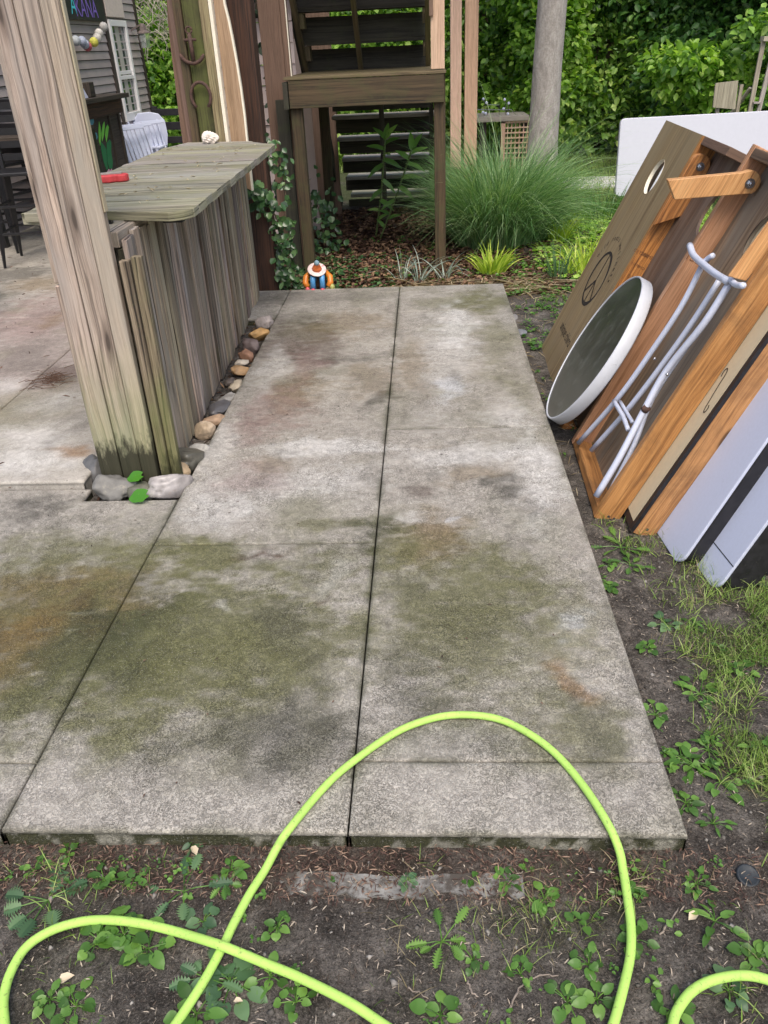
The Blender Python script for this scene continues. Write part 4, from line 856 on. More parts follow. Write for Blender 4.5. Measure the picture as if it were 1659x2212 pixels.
ST = [(570, 699, .058, (.42, .36, .33), (1, .9, .9), 'knobbly white and grey stone at the far end of the row', ((.10, .08, .08), .8, 16, .54)),
 (558, 722, .070, (.56, .32, .10), (1.05, .8, .6), 'ochre yellow stone second from the far end of the row', None),
 (546, 745, .060, (.17, .12, .11), (1, .9, .75), 'dark brown stone with white specks after the ochre one', ((.42, .38, .36), .7, 26, .6)),
 (533, 766, .050, (.36, .18, .10), (1.1, .8, .7), 'reddish brown stone between a dark and a cream one', None),
 (522, 779, .040, (.66, .58, .46), (1.2, .8, .6), 'smooth cream stone lying on a brown one', None),
 (518, 797, .048, (.50, .30, .13), (1.1, .9, .7), 'amber brown stone under the cream one', None),
 (511, 832, .040, (.50, .42, .30), (1, 1, .8), 'small beige stone beside dead leaves', None),
 (496, 818, .034, (.13, .10, .08), (1.3, .8, .5), 'small dark flat stone above the small beige one', None),
 (488, 856, .046, (.33, .31, .28), (1.3, .8, .5), 'pale grey stone lying across a dark one', ((.55, .53, .50), .6, 22, .55)),
 (470, 880, .062, (.10, .095, .10), (1.2, .9, .6), 'wet dark slate grey stone with a blue sheen', None),
 (466, 904, .048, (.47, .31, .19), (1.2, .9, .7), 'tan stone above the round cream pebble', None),
 (447, 928, .050, (.62, .48, .33), (1.1, .95, .85), 'smooth round cream pebble in mid row', None),
 (429, 966, .048, (.50, .49, .45), (1.2, .8, .55), 'crumbly white and grey mottled stone', ((.16, .15, .14), .7, 28, .52)),
 (407, 995, .072, (.105, .10, .075), (1.15, 1.0, .75), 'large dark olive stone with a white vein', ((.42, .40, .36), .5, 7, .66)),
 (385, 1022, .064, (.52, .38, .22), (1.15, .8, .6), 'yellow tan stone behind the big grey stone', None),
 (366, 1052, .084, (.40, .37, .36), (1.2, .85, .62), 'big smooth purple grey stone at the near corner', ((.24, .17, .12), .5, 9, .58)),
 (296, 1060, .060, (.135, .135, .095), (1.2, .9, .65), 'mossy olive grey stone behind the round-leaved seedling', None),
 (236, 1058, .078, (.17, .165, .15), (1.3, .8, .7), 'rough grey stone in front of the post foot', ((.36, .33, .26), .6, 20, .56)),
 (208, 1020, .070, (.12, .12, .12), (.9, 1.2, .8), 'dark grey boulder left of the post foot', None)]
for i, (a, b, r_, c_, s_, l_, v_) in enumerate(ST):
    stone(a, b, r_, c_, s_, l_, rough=.35 if i in (9, 13, 15) else .6, seed=i+3, vein=v_)
for (a, b, sz, c_, l_) in [(1122, 690, .06, (.17, .18, .20), 'blue grey stone beside the right edge of the path'), (1105, 660, .05, (.20, .19, .18), 'small grey stone by the far right corner of the path')]:
    stone(a, b, sz, c_, (1, 1, .6), l_, z=-.12, seed=a)
# soil strip under the stones is part of the ground bed
mb = MB(); mb.box((-1.47, 2.875, -.10), (1, 0, 0), (0, 1, 0), (0, 0, 1), .412, 2.54, .055); so_ = mb.build('planting_strip', M_SOIL); tag(so_, kind='structure')

# ------------------------------------------------------------------ hose
def cat(P, n=10):
    P = [np_(p) for p in P]; Q = [2*P[0]-P[1]]+P+[2*P[-1]-P[-2]]; R = []
    for i in range(1, len(Q)-2):
        for k in range(n):
            t = k/n; a, b, c_, d = Q[i-1:i+3]; R.append(.5*((2*b)+(-a+c_)*t+(2*a-5*b+4*c_-d)*t*t+(-a+3*b-3*c_+d)*t**3))
    R.append(P[-1]); return R
HR = .0099
def hp(x, y, z=None):
    if z is None:
        p = g(x, y, HR+.001)
        on = (p[1] > SF-.012) and p[0] < SR+.01
        return p if on else g(x, y, -.046+HR)
    return g(x, y, z)
zg = -.046+HR
L3 = [np.array([1.9, 1.6, -.09+HR]), np.array([1.45, 1.25, -.07+HR])]+[hp(x, y) for x, y in [(1900, 2250), (1800, 2190), (1720, 2147), (1659, 2117), (1604, 2107), (1544, 2116), (1499, 2138), (1469, 2173), (1454, 2212)]]
off1 = [hp(1450, 2290), hp(1435, 2370), np.array([.36, .70, zg]), np.array([.30, .66, zg]), np.array([.26, .70, zg]), hp(1262, 2370), hp(1292, 2290)]
L1 = [(1325, 2212), (1350, 2120), (1362, 2060), (1363, 2005), (1357, 1950)]
L1z = [hp(*q) for q in L1] + [hp(1346, 1880), hp(1337, 1835, -.022)]
L1s = [hp(x, y) for x, y in [(1312, 1778), (1262, 1700), (1202, 1630), (1140, 1583), (1075, 1553), (1000, 1544), (930, 1553), (850, 1585), (750, 1655), (690, 1712)]]
L1t = [hp(622, 1795, HR+.003), hp(600, 1828, -.012), hp(572, 1880), hp(540, 1930), hp(505, 1995), hp(482, 2043), hp(440, 2120), hp(380, 2212), hp(325, 2290), hp(265, 2370)]
off2 = [np.array([-.50, .66, zg]), np.array([-.58, .62, zg]), np.array([-.68, .66, zg]), hp(45, 2370), hp(20, 2290)]
L2 = [hp(x, y) for x, y in [(10, 2212), (8, 2158), (22, 2103), (55, 2048), (105, 2013), (165, 1993), (225, 1987), (300, 1994), (375, 2011)]] + [g(465, 2038, -.046+HR*3), g(500, 2051, -.046+HR*3)] + [hp(x, y) for x, y in [(575, 2082), (650, 2113), (750, 2163), (820, 2208), (895, 2260), (970, 2320)]] + [np.array([.06, .66, zg])]
mb = MB(); mb.tube(cat(L3+off1+L1z+L1s+L1t+off2+L2, 9), HR, 14)
tag(mb.build('garden_hose', M_HOSE, smooth=True), 'bright lime green garden hose looping over the concrete and the soil', 'hose')
mb = MB(); c = gg(1613, 1893); mb.lathe([(.024, 0), (.026, .004), (.026, .010), (.022, .012), (.020, .010), (.008, .0095)], c+np.array([0, 0, -.002]), unit((.1, -.3, 1)), 20); tag(mb.build('plastic_disc', M_BLUEB, smooth=True, bevel=0), 'round black plastic disc lying in the grass near the path corner', 'disc')

# ------------------------------------------------------------------ the leaning stack right of the path
MS = np.array([[0.0296, 0.4252, -0.9046], [0.9995, -0.0224, 0.0222], [0.0108, 0.9048, 0.4257]])
class Fr:
    """frame of a leaning board: s along its foot, t up its length, n out of its upper side"""
    def __init__(s, o, M=MS): s.o = np_(o); s.U, s.V, s.N = unit(M[:, 0]), unit(M[:, 1]), unit(M[:, 2])
    def p(s, a, b, c=0): return s.o+s.U*a+s.V*b+s.N*c
    def box(s, mb, a0, a1, b0, b1, c0, c1, rnd=None): mb.box(s.p(a0, b0, c0), s.U, s.V, s.N, a1-a0, b1-b0, c1-c0, rnd)
    def px(s, x, y, c=0):
        q = gplane(x, y, s.p(0, 0, c), s.N)-s.o; return np.array([q@s.U, q@s.V])
def plate_hole(mb, fr, a0, a1, b0, b1, c, th, ca, cb, r, rnd=.5, n=48):
    """sheet with a round hole, grain along t"""
    b = len(mb.v); ring = []; outer = []
    for i in range(n):
        th_ = 2*PI*i/n; d = (math.cos(th_), math.sin(th_)); ring.append((ca+r*d[0], cb+r*d[1]))
        ts = []
        if d[0] > 1e-9: ts.append((a1-ca)/d[0])
        if d[0] < -1e-9: ts.append((a0-ca)/d[0])
        if d[1] > 1e-9: ts.append((b1-cb)/d[1])
        if d[1] < -1e-9: ts.append((b0-cb)/d[1])
        t = min(ts); outer.append((ca+t*d[0], cb+t*d[1]))
    # snap nearest outer points to the corners
    for cx, cy in ((a0, b0), (a0, b1), (a1, b0), (a1, b1)):
        k = min(range(n), key=lambda i: math.dist(outer[i], (cx, cy))); outer[k] = (cx, cy)
    for cc in (c, c-th):
        for q in ring: mb.v.append(fr.p(q[0], q[1], cc))
        for q in outer: mb.v.append(fr.p(q[0], q[1], cc))
    uv = lambda q: (q[1], q[0])
    for i in range(n):
        j = (i+1) % n
        mb.face([b+i, b+n+i, b+n+j, b+j], [uv(ring[i]), uv(outer[i]), uv(outer[j]), uv(ring[j])], rnd)
        o = b+2*n; mb.face([o+i, o+j, o+n+j, o+n+i], [uv(ring[i]), uv(ring[j]), uv(outer[j]), uv(outer[i])], rnd)
        mb.face([b+i, b+j, o+j, o+i], [(0, 0), (.01, 0), (.01, th), (0, th)], rnd)
        mb.face([b+n+i, o+n+i, o+n+j, b+n+j], [(0, 0), (0, th), (.01, th), (.01, 0)], rnd)
# A: face forward, with the burned peace sign
A = Fr((.707, 4.252, -.108)); AW, AL = .715, 1.42
bA = empty('cornhole_board', A.p(AW/2, 0, 0), 'brown cornhole board face up with a burned peace sign and arched lettering', 'game board')
mb = MB(); plate_hole(mb, A, -.12, AW, 0, AL, 0, .016, .36, 1.16, .092); fA = mb.build('face', M_PLYF, bA)
mb = MB(); n_ = 40
for i in range(n_):
    a0, a1 = 2*PI*i/n_, 2*PI*(i+1)/n_; q = [A.p(.36+r*math.cos(a), 1.16+r*math.sin(a), -.003 if r < .0921 else 0) for a, r in ((a0, .0905), (a1, .0905))]
    b = len(mb.v); mb.v += [A.p(.36+.0918*math.cos(a0), 1.16+.0918*math.sin(a0), .001), A.p(.36+.0918*math.cos(a1), 1.16+.0918*math.sin(a1), .001), A.p(.36+.0905*math.cos(a1), 1.16+.0905*math.sin(a1), -.018), A.p(.36+.0905*math.cos(a0), 1.16+.0905*math.sin(a0), -.018)]; mb.face([b, b+1, b+2, b+3], [(0, 0)]*4, .5)
mb.build('hole_edge', M_CREAM, fA)
for a0, a1, b0, b1 in [(AW-.038, AW, 0, AL), (-.12, AW-.04, 0, .038), (-.12, AW-.04, AL-.038, AL)]:
    mb = MB(); A.box(mb, a0, a1, b0, b1, -.105, -.018); mb.build('rail', M_PLYB, bA, bevel=.003)
mb = MB(); cs, ct, R_ = .355, .575, .160
def ringstrip(mb, fr, cs, ct, r0, r1, c, n=64):
    b = len(mb.v)
    for i in range(n):
        a = 2*PI*i/n; wv = .004*math.sin(3*a+1); mb.v.append(fr.p(cs+(r0-wv)*math.cos(a), ct+(r0-wv)*math.sin(a), c)); mb.v.append(fr.p(cs+r1*math.cos(a), ct+r1*math.sin(a), c))
    for i in range(n):
        j = (i+1) % n; mb.face([b+2*i, b+2*i+1, b+2*j+1, b+2*j], [(0, 0)]*4, .5)
ringstrip(mb, A, cs, ct, R_-.020, R_, .0012)
def strip2(mb, fr, pts, w, c):
    for (a, b_), (a2, b2) in zip(pts[:-1], pts[1:]):
        d = np.array([a2-a, b2-b_]); d /= np.linalg.norm(d); nn = np.array([-d[1], d[0]])*w/2; k = len(mb.v)
        for q in ((a+nn[0], b_+nn[1]), (a-nn[0], b_-nn[1]), (a2-nn[0], b2-nn[1]), (a2+nn[0], b2+nn[1])): mb.v.append(fr.p(q[0], q[1], c))
        mb.face([k, k+1, k+2, k+3], [(0, 0)]*4, .5)
strip2(mb, A, [(cs, ct-R_+.01), (cs, ct+R_-.01)], .013, .0016)
strip2(mb, A, [(cs-.108, ct-.108), (cs, ct-.01), (cs+.108, ct-.108)], .013, .0020)
mb.build('peace_sign', M_INK, fA)
mb = MB(); s_ = "wild roots wellness"
for i, ch in enumerate(s_):
    if ch == ' ': continue
    a = math.radians(158-145*i/(len(s_)-1)); rr = .238
    cx, cy = cs-rr*math.cos(a), ct+rr*math.sin(a)          # s grows to the left in view, so mirror
    X_ = -(A.U*(-1)*0+A.U*(math.sin(a)) ) ; X_ = -A.U*math.sin(a)-A.V*math.cos(a); Y_ = -A.U*math.cos(a)+A.V*math.sin(a)
    add_text(mb, ch, .046, A.p(cx, cy, .0014), X_*-1 if False else X_, Y_)
mb.build('lettering', M_INK, fA)
# re-do letter direction: reading left to right means decreasing s
mb = MB(); add_text(mb, "unique chiro", .085, A.p(.36, .225, .0014), -A.U, A.V, .85); mb.build('lettering', M_INK, fA)

# B1: back up, orange rail with a lumber stamp
B1 = Fr((.662, 3.70, -.105)); BW = .43
b1 = empty('cornhole_board', B1.p(.2, 0, -.05), 'upturned cornhole board with a stamped orange rail behind the open frame', 'game board')
mb = MB(); P = [(0, 0), (BW-.038, 0), (BW-.038, 1.42), (0, 1.42), (0, 1.265)] + [(.005+.098*math.cos(a), 1.165+.10*math.sin(a)) for a in np.linspace(PI/2, -PI/2, 17)] + [(0, 1.065)]
mb.prism(P, B1.p(0, 0, -.082), B1.U, B1.V, B1.N, .014); mb.build('plywood_back', M_PLYB, b1)
mb = MB(); B1.box(mb, BW-.038, BW, 0, 1.42, -.086, 0, .75); mb.build('rail', M_ORANGE2, b1, bevel=.003)
mb = MB(); B1.box(mb, 0, BW-.04, 1.385, 1.422, -.086, 0, .3); mb.build('rail', M_PINKD, b1, bevel=.003)
mb = MB(); B1.box(mb, 0, BW-.04, 0, .038, -.086, 0, .3); mb.build('rail', M_ORANGE2, b1, bevel=.003)
def leg(name, fr, u, th, poly, m, par):
    mb = MB(); mb.prism([(a, b) for a, b in poly], fr.p(u, 0, 0), fr.V, fr.N, -fr.U, th, .5, uaxis=0); return mb.build(name, m, par, bevel=.003)
arc = lambda c, r, a0, a1, n=9: [(c[0]+r*math.cos(a0+(a1-a0)*i/(n-1)), c[1]+r*math.sin(a0+(a1-a0)*i/(n-1))) for i in range(n)]
lg1 = leg('leg', B1, .345, .036, [(1.09, -.088), (1.00, .012)] + arc((1.31, -.035), .047, PI/2, -PI/2), M_ORANGE2, b1)
def bolt(fr, u, t, n_, par):
    mb = MB(); c = fr.p(u, t, n_); ax = -fr.U; mb.lathe([(.019, 0), (.019, .003), (.012, .0035)], c, ax, 16); mb.lathe([(.0125, .003), (.0125, .012), (.010, .013)], c, ax, 6); mb.lathe([(.006, .012), (.006, .020), (.004, .022)], c, ax, 10)
    mb.build('bolt', M_STEEL, par)
bolt(B1, .345, 1.305, -.04, lg1)
mb = MB()
for (t, n0, sz, tx) in [(.86, -.018, .020, "S-DRY KD"), (.86, -.040, .020, "No 2"), (.86, -.062, .020, "HEM FIR"), (.80, -.025, .016, "SPF 019"), (.80, -.055, .016, "KD HT"), (.74, -.040, .022, "STUD")]:
    add_text(mb, tx, sz*1.15, B1.p(BW-.0392, t, n0), B1.N, B1.V, .8)
mb.build('lumber_stamp', M_INKF, b1)

# B2: open back toward the viewer
B2 = Fr((.668, 2.823, -.094)); W2, L2_ = .72, 1.42
b2 = empty('cornhole_board', B2.p(W2/2, 0, -.05), 'nearest upturned cornhole board, an open wooden frame with its leg folded out', 'game board')
mb = MB(); plate_hole(mb, B2, .036, W2-.036, .036, L2_-.036, -.084, .014, .345, 1.155, .09); pb2 = mb.build('plywood_back', M_PLYG, b2)
mb = MB(); ringstrip(mb, B2, .345, 1.155, .0895, .094, -.0825); mb.build('hole_rim', M_BLACKP, pb2)
mb = MB(); B2.box(mb, W2-.038, W2, 0, L2_+.01, -.098, 0, .55); mb.build('rail', M_PINKPINE, b2, bevel=.003)
mb = MB(); B2.box(mb, 0, .038, 0, L2_, -.098, 0, .45); mb.build('rail', M_ORANGE, b2, bevel=.003)
mb = MB(); B2.box(mb, .0395, W2-.0395, 0, .038, -.098, -.002, .3); mb.build('rail', M_ORANGE, b2, bevel=.003)
mb = MB(); B2.box(mb, .0395, W2-.0395, L2_-.038, L2_, -.098, -.002, .2); mb.build('rail', M_PLYB, b2, bevel=.003)
lg2 = leg('leg', B2, .607, .036, [(1.137, .196), (1.188, .262)] + arc((1.303, -.030), .045, math.radians(55), math.radians(-128), 11), M_ORANGEL, b2)
bolt(B2, .606, 1.303, -.034, lg2)
leg('leg', B2, .050, .010, [(1.024, .063), (1.034, -.003), (1.36, -.05), (1.40, .0), (1.36, .04)], M_ORANGEL, b2)
mb = MB(); add_text(mb, "SELECT", .042, B2.p(W2-.0392, .965, -.052), B2.N, B2.V, .9); mb.build('lumber_stamp', M_INKF, b2)
mb = MB()
for t, n_ in ((.05, -.05), (.05, -.075)): mb.lathe([(.006, 0), (.006, .0015)], B2.p(0, t-.02, n_), -B2.U, 10)
mb.build('screw', M_STEEL, b2)
# C: cream face with a black border
MC = np.array([[-0.0291, 0.3615, -0.9319], [0.9916, -0.1072, -0.0726], [0.1262, 0.9262, 0.3553]]); Cc = Fr((.783, 2.693, -.08), MS)
c3 = empty('cornhole_board', Cc.p(.3, 0, -.05), 'cream painted cornhole board with a black border under the open frame', 'game board')
mb = MB(); Cc.box(mb, 0, .70, 0, 1.42, -.014, 0); fC = mb.build('face', M_BLACKP, c3)
mb = MB(); Cc.box(mb, .026, .67, .034, 1.39, 0, .0012); mb.build('cream_panel', M_CREAMF, fC)
mb = MB(); Cc.box(mb, 0, .038, -.002, 1.42, -.098, -.0145, .8); mb.build('rail', M_ORANGE, c3, bevel=.003)
mb = MB(); Cc.box(mb, .0395, .70, 0, .038, -.098, -.0145); mb.build('rail', M_ORANGE, c3, bevel=.003)
mb = MB(); Cc.box(mb, .662, .70, .04, 1.42, -.098, -.0145); mb.build('rail', M_ORANGE, c3, bevel=.003)
mb = MB(); mb.lathe([(.006, 0), (.006, .0015)], Cc.p(0, .035, -.055), -Cc.U, 10); mb.build('screw', M_STEEL, c3)
pts = [(.112, .655), (.118, .675), (.110, .69), (.098, .685), (.092, .665), (.09, .64), (.084, .60), (.078, .565), (.074, .54), (.066, .525), (.056, .53), (.054, .548), (.062, .556)]
mb = MB(); P_ = cat([np.array([a, b, 0]) for a, b in pts], 5); strip2(mb, Cc, [(q[0], q[1]) for q in P_], .0058, .0024); mb.build('painted_letter', M_INK, fC)
# T1 and T2: white folding table tops with black edges
def rrect(a0, a1, b0, b1, r, n=7):
    return arc((a0+r, b0+r), r, PI, 1.5*PI, n)+arc((a1-r, b0+r), r, 1.5*PI, 2*PI, n)+arc((a1-r, b1-r), r, 0, .5*PI, n)+arc((a0+r, b1-r), r, .5*PI, PI, n)
M1 = np.array([[-0.0879, 0.4095, -0.9081], [0.9961, 0.0324, -0.0818], [0.0041, 0.9117, 0.4107]])
for nm, o_, dep, lab, L_ in [('T1', (.908, 2.463, -.092), .065, 'white folding table top with a scuffed black edge, next to the cream board', 1.5), ('T2', (.993, 2.311, -.10), .12, 'outermost white table top with a deep black apron and rounded corner', 1.5)]:
    T = Fr(o_, M1); e = empty('folding_table', T.p(.3, 0, -.03), lab, 'table', 'white folding tables leaning in the stack')
    mb = MB(); mb.prism(rrect(0, .72, 0, L_, .05), T.o, T.U, T.V, T.N, .012); mb.build('tabletop', M_WHITE, e, bevel=.003)
    mb = MB(); mb.prism(rrect(.004, .716, .004, L_-.004, .05), T.p(0, 0, -.013), T.U, T.V, T.N, dep); mb.build('apron', M_BLACKP, e, bevel=.01, seg=3)
    if nm == 'T2':
        mb = MB(); strip2(mb, T, [(.0, .115), (.40, .105)], .004, .0006); mb.build('crease', M_BLACKP, e)
T3 = Fr((1.19, 2.40, -.11), M1); mb = MB(); mb.prism(rrect(0, .6, 0, 1.3, .05), T3.o, T3.U, T3.V, T3.N, .04)
tag(mb.build('dark_tabletop', plain('dark_blue_black_laminate', (.03, .034, .05), .4), bevel=.006), 'dark blue black tabletop leaning last in the stack at the frame edge', 'tabletop')
# round white table
rt = empty('round_table', (.80, 3.78, -.08), 'round table with dark grey-green glass and a white rim leaning on its edge', 'table')
N3 = unit((-.856, .105, .507)); kk = .975; cen = np.array([0, 0, HC])+kk*(np.array([.799, 3.78, .289])-np.array([0, 0, HC])); R3 = .378*kk
mb = MB(); mb.lathe([(R3-.01, -.012), (R3, -.006), (R3, .0)], cen, N3, 72); mb.build('glass_top', M_GLASSG, rt)
mb = MB(); mb.lathe([(R3+.0015, -.002), (R3+.002, .004), (R3+.008, .005), (R3+.011, .0), (R3+.013, -.048), (R3+.006, -.055), (R3-.02, -.055), (R3-.02, -.02)], cen, N3, 72)
mb.f = [f for f in mb.f if len(f) == 4]; mb.uv = [(0, 0)]*sum(len(f) for f in mb.f); mb.r = [.5]*len(mb.f); mb.build('rim', M_RIM, rt, smooth=True)
# folded white tube legs lying in the open frame
tl = empty('folding_leg_frame', B2.p(.4, .4, 0), 'white tubular folding legs lying in the open wooden frame', 'leg frame')
def tp(pts, r, c=.0, name='leg_tube'):
    r = r*.86
    P = []
    for q in pts: a = B2.px(q[0], q[1], c if len(q) < 3 else q[2]); P.append(B2.p(a[0], a[1], c if len(q) < 3 else q[2]))
    mb = MB(); mb.tube(cat(P, 4), r, 12); return mb.build(name, M_WTUBE, tl, smooth=True)
tp([(1516, 575), (1470, 665), (1400, 770), (1335, 860), (1250, 957)], .0135, .010)
tp([(1556, 602), (1500, 690), (1440, 775), (1360, 880), (1278, 973)], .0135, -.018)
tp([(1576, 612), (1520, 700), (1440, 800), (1392, 885), (1340, 985), (1288, 1072)], .0155, .022)
tp([(1560, 640), (1490, 740), (1410, 860), (1370, 960), (1312, 1074)], .012, -.022)
tp([(1490, 530), (1498, 551), (1518, 570), (1546, 592), (1573, 608)], .0155, .035, 'bent_tube')
tp([(1518, 570), (1530, 558), (1540, 552)], .0125, .02, 'tube_stub'); tp([(1577, 603), (1590, 615), (1606, 617)], .0125, .03, 'tube_stub')
tp([(1326, 866), (1345, 898), (1357, 928)], .011, .024, 'cross_tube'); tp([(1340, 868), (1362, 905), (1366, 912)], .009, .002, 'cross_tube')
for q, c_ in (((1414, 775), .024), ((1441, 809), .038)):
    mb = MB(); a = B2.px(q[0], q[1], c_); mb.ball(B2.p(a[0], a[1], c_), .0065, 8); mb.build('rivet', M_STEEL, tl, smooth=True)
mb = MB(); a = B2.px(1392, 886, .022); b_ = B2.px(1398, 880, .022); mb.tube([B2.p(a[0], a[1], .022), B2.p(b_[0], b_[1], .022)], .0162, 12); mb.build('rust_joint', M_RUST, tl, smooth=True)

# big white folding table on its side on the lawn
wt = empty('folding_table', (3.0, 9.4, -.1), 'large white table turned on its side on the lawn behind the stacked boards', 'table')
a = gy(1329, 425, 9.3); b = gy(1338, 258, 9.3); c_ = gy(1659, 243, 9.3)
mb = MB(); mb.prism(rrect(0, 1.95, 0, c_[2]-a[2], .05), (a[0], 9.3, a[2]), unit((1, .12, 0)), unit((.0, .12, 1)), unit((.12, -1, .12)), .045); mb.build('tabletop', plain('white_tabletop_plastic', (.55, .56, .63), .45, noise=.02), wt, bevel=.008)
for dx in (.15, 1.75):
    mb = MB(); mb.tube([(a[0]+dx, 9.42, -.11), (a[0]+dx, 9.45, .5)], .016, 8); mb.build('leg', M_STEEL, wt)
# grey wooden panel and ladder farther back
sgp = empty('board_on_stand', (2.75, 10.4, -.1), 'small silvery grey wooden panel on a stand in front of the bushes', 'panel')
a, b, c_, d = [gy(x, y, 10.4) for x, y in [(1540, 232), (1588, 236), (1595, 174), (1546, 180)]]
mb = MB(); mb.prism([(q[0], q[2]) for q in (a, b, c_, d)], (0, 10.4, 0), (1, 0, 0), (0, 0, 1), (0, -1, 0), .03); mb.build('panel', M_GREYW, sgp)
for px in (1549, 1592):
    a = gy(px, 225, 10.45); mb = MB(); mb.beam((a[0], 10.46, -.13), (a[0]+.02, 10.46, a[2]+.2), .035, .04); mb.build('leg', M_GREYW, sgp)
ldr = empty('wooden_ladder', (3.2, 10.8, -.1), 'grey weathered wooden step ladder standing before the bushes', 'ladder')
yl = 10.8; c_ = lambda x, y: gy(x, y, yl)
def lb(name, p, q, w, t=.03):
    mb = MB(); mb.beam(p, q, w, t, (1, 0, 0)); mb.build(name, M_GREYW, ldr, bevel=.003)
top = c_(1675, 78); bl = c_(1631, 255); br = c_(1650, 255)
ext = lambda p, q, k: p+(q-p)*k
lb('rail', c_(1650, 84), ext(c_(1650, 84), c_(1618, 250), 1.9), .05); lb('rail', c_(1668, 120), ext(c_(1668, 120), c_(1636, 250), 2.2), .05)
pb = c_(1625, 190)+np.array([0, .05, 0]); lb('strut', pb, ext(pb, c_(1598, 250)+np.array([0, .3, 0]), 2.1), .04)
lb('step', c_(1646, 84), c_(1700, 84), .05, .12); lb('step', c_(1625, 222), c_(1642, 222), .02, .1); lb('step', c_(1612, 290), c_(1632, 290), .02, .1)
# table with small white flowers/lights behind the tan posts
ft = empty('garden_table', (1.2, 13.6, -.1), 'grey topped garden table behind the tan posts, with a lattice panel', 'table')
a = gy(1028, 252, 13.6); b = gy(1138, 253, 13.6); mb = MB(); mb.box((a[0], 13.3, a[2]-.06), (1, 0, 0), (0, 1, 0), (0, 0, 1), b[0]-a[0], .8, .07); mb.build('tabletop', M_GREYW, ft, bevel=.005)
for dx in (.05, .68):
    mb = MB(); mb.box((a[0]+dx, 13.4, -.13), (1, 0, 0), (0, 1, 0), (0, 0, 1), .10, .08, a[2]+.06); mb.build('leg', M_DARKBOX, ft)
p0 = gy(1087, 262, 13.38); mb = MB(); z0 = p0[2]
for i in range(7):
    mb.box((p0[0]+.06*i, 13.36, -.1), (1, 0, 0), (0, 1, 0), unit((.0, 0, 1)), .015, .012, z0+.08)
for i in range(8): mb.box((p0[0], 13.345, z0-.03-.07*i), (1, 0, 0), (0, 1, 0), (0, 0, 1), .40, .012, .02)
mb.box((p0[0]-.03, 13.33, -.1), (1, 0, 0), (0, 1, 0), (0, 0, 1), .06, .03, z0+.1); mb.box((p0[0]-.03, 13.33, z0-.02), (1, 0, 0), (0, 1, 0), (0, 0, 1), .42, .03, .05)
mb.build('lattice_panel', M_PINK, ft)
wr = empty('wire_rack', (1.3, 13.6, .9), 'thin wire rack with small white knobs on the garden table', 'rack')
for (x1, y1, x2, y2) in [(1030, 237, 1105, 237), (1105, 237, 1116, 250), (1046, 214, 1046, 251), (1052, 222, 1052, 251), (1092, 214, 1092, 251), (1099, 222, 1099, 251), (1052, 226, 1078, 227), (1078, 227, 1078, 250)]:
    mb = MB(); mb.tube([gy(x1, y1, 13.55), gy(x2, y2, 13.55)], .006, 5); mb.build('wire', M_STEEL, wr)
for x, y in [(1044, 214), (1051, 222), (1090, 215), (1099, 223), (1043, 243), (1049, 245), (1088, 235), (1097, 246)]:
    mb = MB(); mb.ball(gy(x, y, 13.53), .022, 8); mb.build('knob', M_WHITE, wr, smooth=True)

# ------------------------------------------------------------------ plants
def cluster_leaves(n, c, r, rng=RNG):
    """random points in an ellipsoid, denser near its skin"""
    d = norm_rows(rng.normal(0, 1, (n, 3))); rad = rng.random(n)**.45; return c+d*rad[:, None]*np.array(r), d
def crown(name, blobs, n, L, W, mat, parent, up=.35, seedcut=.42, fold=.15):
    """foliage of leaf sized faces in uneven clumps; blobs = list of (centre, radii)"""
    P = []; D = []; w = np.array([b[1][0]*b[1][1]*b[1][2] for b in blobs])**.67; w = w/w.sum()
    for (c, r), k in zip(blobs, w):
        p, d = cluster_leaves(int(n*k), np_(c), r); P.append(p); D.append(d)
    P = np.concatenate(P); D = np.concatenate(D)
    nv = (fbm(P[:, 0]+P[:, 1]*.7, P[:, 2], 2.2, 4, 201)+fbm(P[:, 1]-P[:, 0]*.3, P[:, 2]+9, 3.5, 3, 207))/2
    keep = nv > seedcut; P, D, nv = P[keep], D[keep], nv[keep]; m = len(P)
    dr = D*.6+RNG.normal(0, .55, (m, 3))+np.array([0, 0, -.25]); nr = D*.45+RNG.normal(0, .45, (m, 3))+np.array([0, 0, up+.5])
    s = RNG.uniform(.65, 1.25, m); rnd = np.clip(.15+1.5*(nv-seedcut)+RNG.normal(0, .22, m), 0, 1)
    return leaves(name, P, dr, nr, L*s, W*s, rnd, mat, parent, fold=fold)
def tree(x, y, h, blobs, n, L, W, mat, label, cat_='tree', name='tree', group=None, tr=.06, limbs=6, seedcut=.42):
    e = empty(name, (x, y, -.12), label, cat_, group)
    mb = MB(); mb.tube([(x, y, -.2), (x+.05, y, h*.4), (x-.04, y+.05, h*.8)], [tr*1.4, tr, tr*.5], 9)
    for i in range(limbs):
        c = np_(blobs[i % len(blobs)][0]); a = np.array([x, y, h*random.uniform(.2, .6)]); mb.tube([a, a+(c-a)*.5+np.array([0, 0, .1]), c], [tr*.55, tr*.35, tr*.12], 6)
    mb.build('trunk' if name == 'tree' else 'stem', M_TWIG, e, smooth=True)
    crown('crown', blobs, n, L, W, mat, e, seedcut=seedcut); return e
rb = random.Random(5)
def blob(x, y, z, rx, ry, rz): return ((x, y, z), (rx, ry, rz))
def bushy(x, y, h, wd, k=9, seed=0):
    r = random.Random(seed); B = []
    for i in range(k):
        t = (i+.5)/k; B.append(blob(x+r.uniform(-.5, .5)*wd, y+r.uniform(-.5, .3)*wd*.6, .25+t*h*.85, wd*r.uniform(.3, .5), wd*r.uniform(.25, .4), h*r.uniform(.12, .2)))
    return B
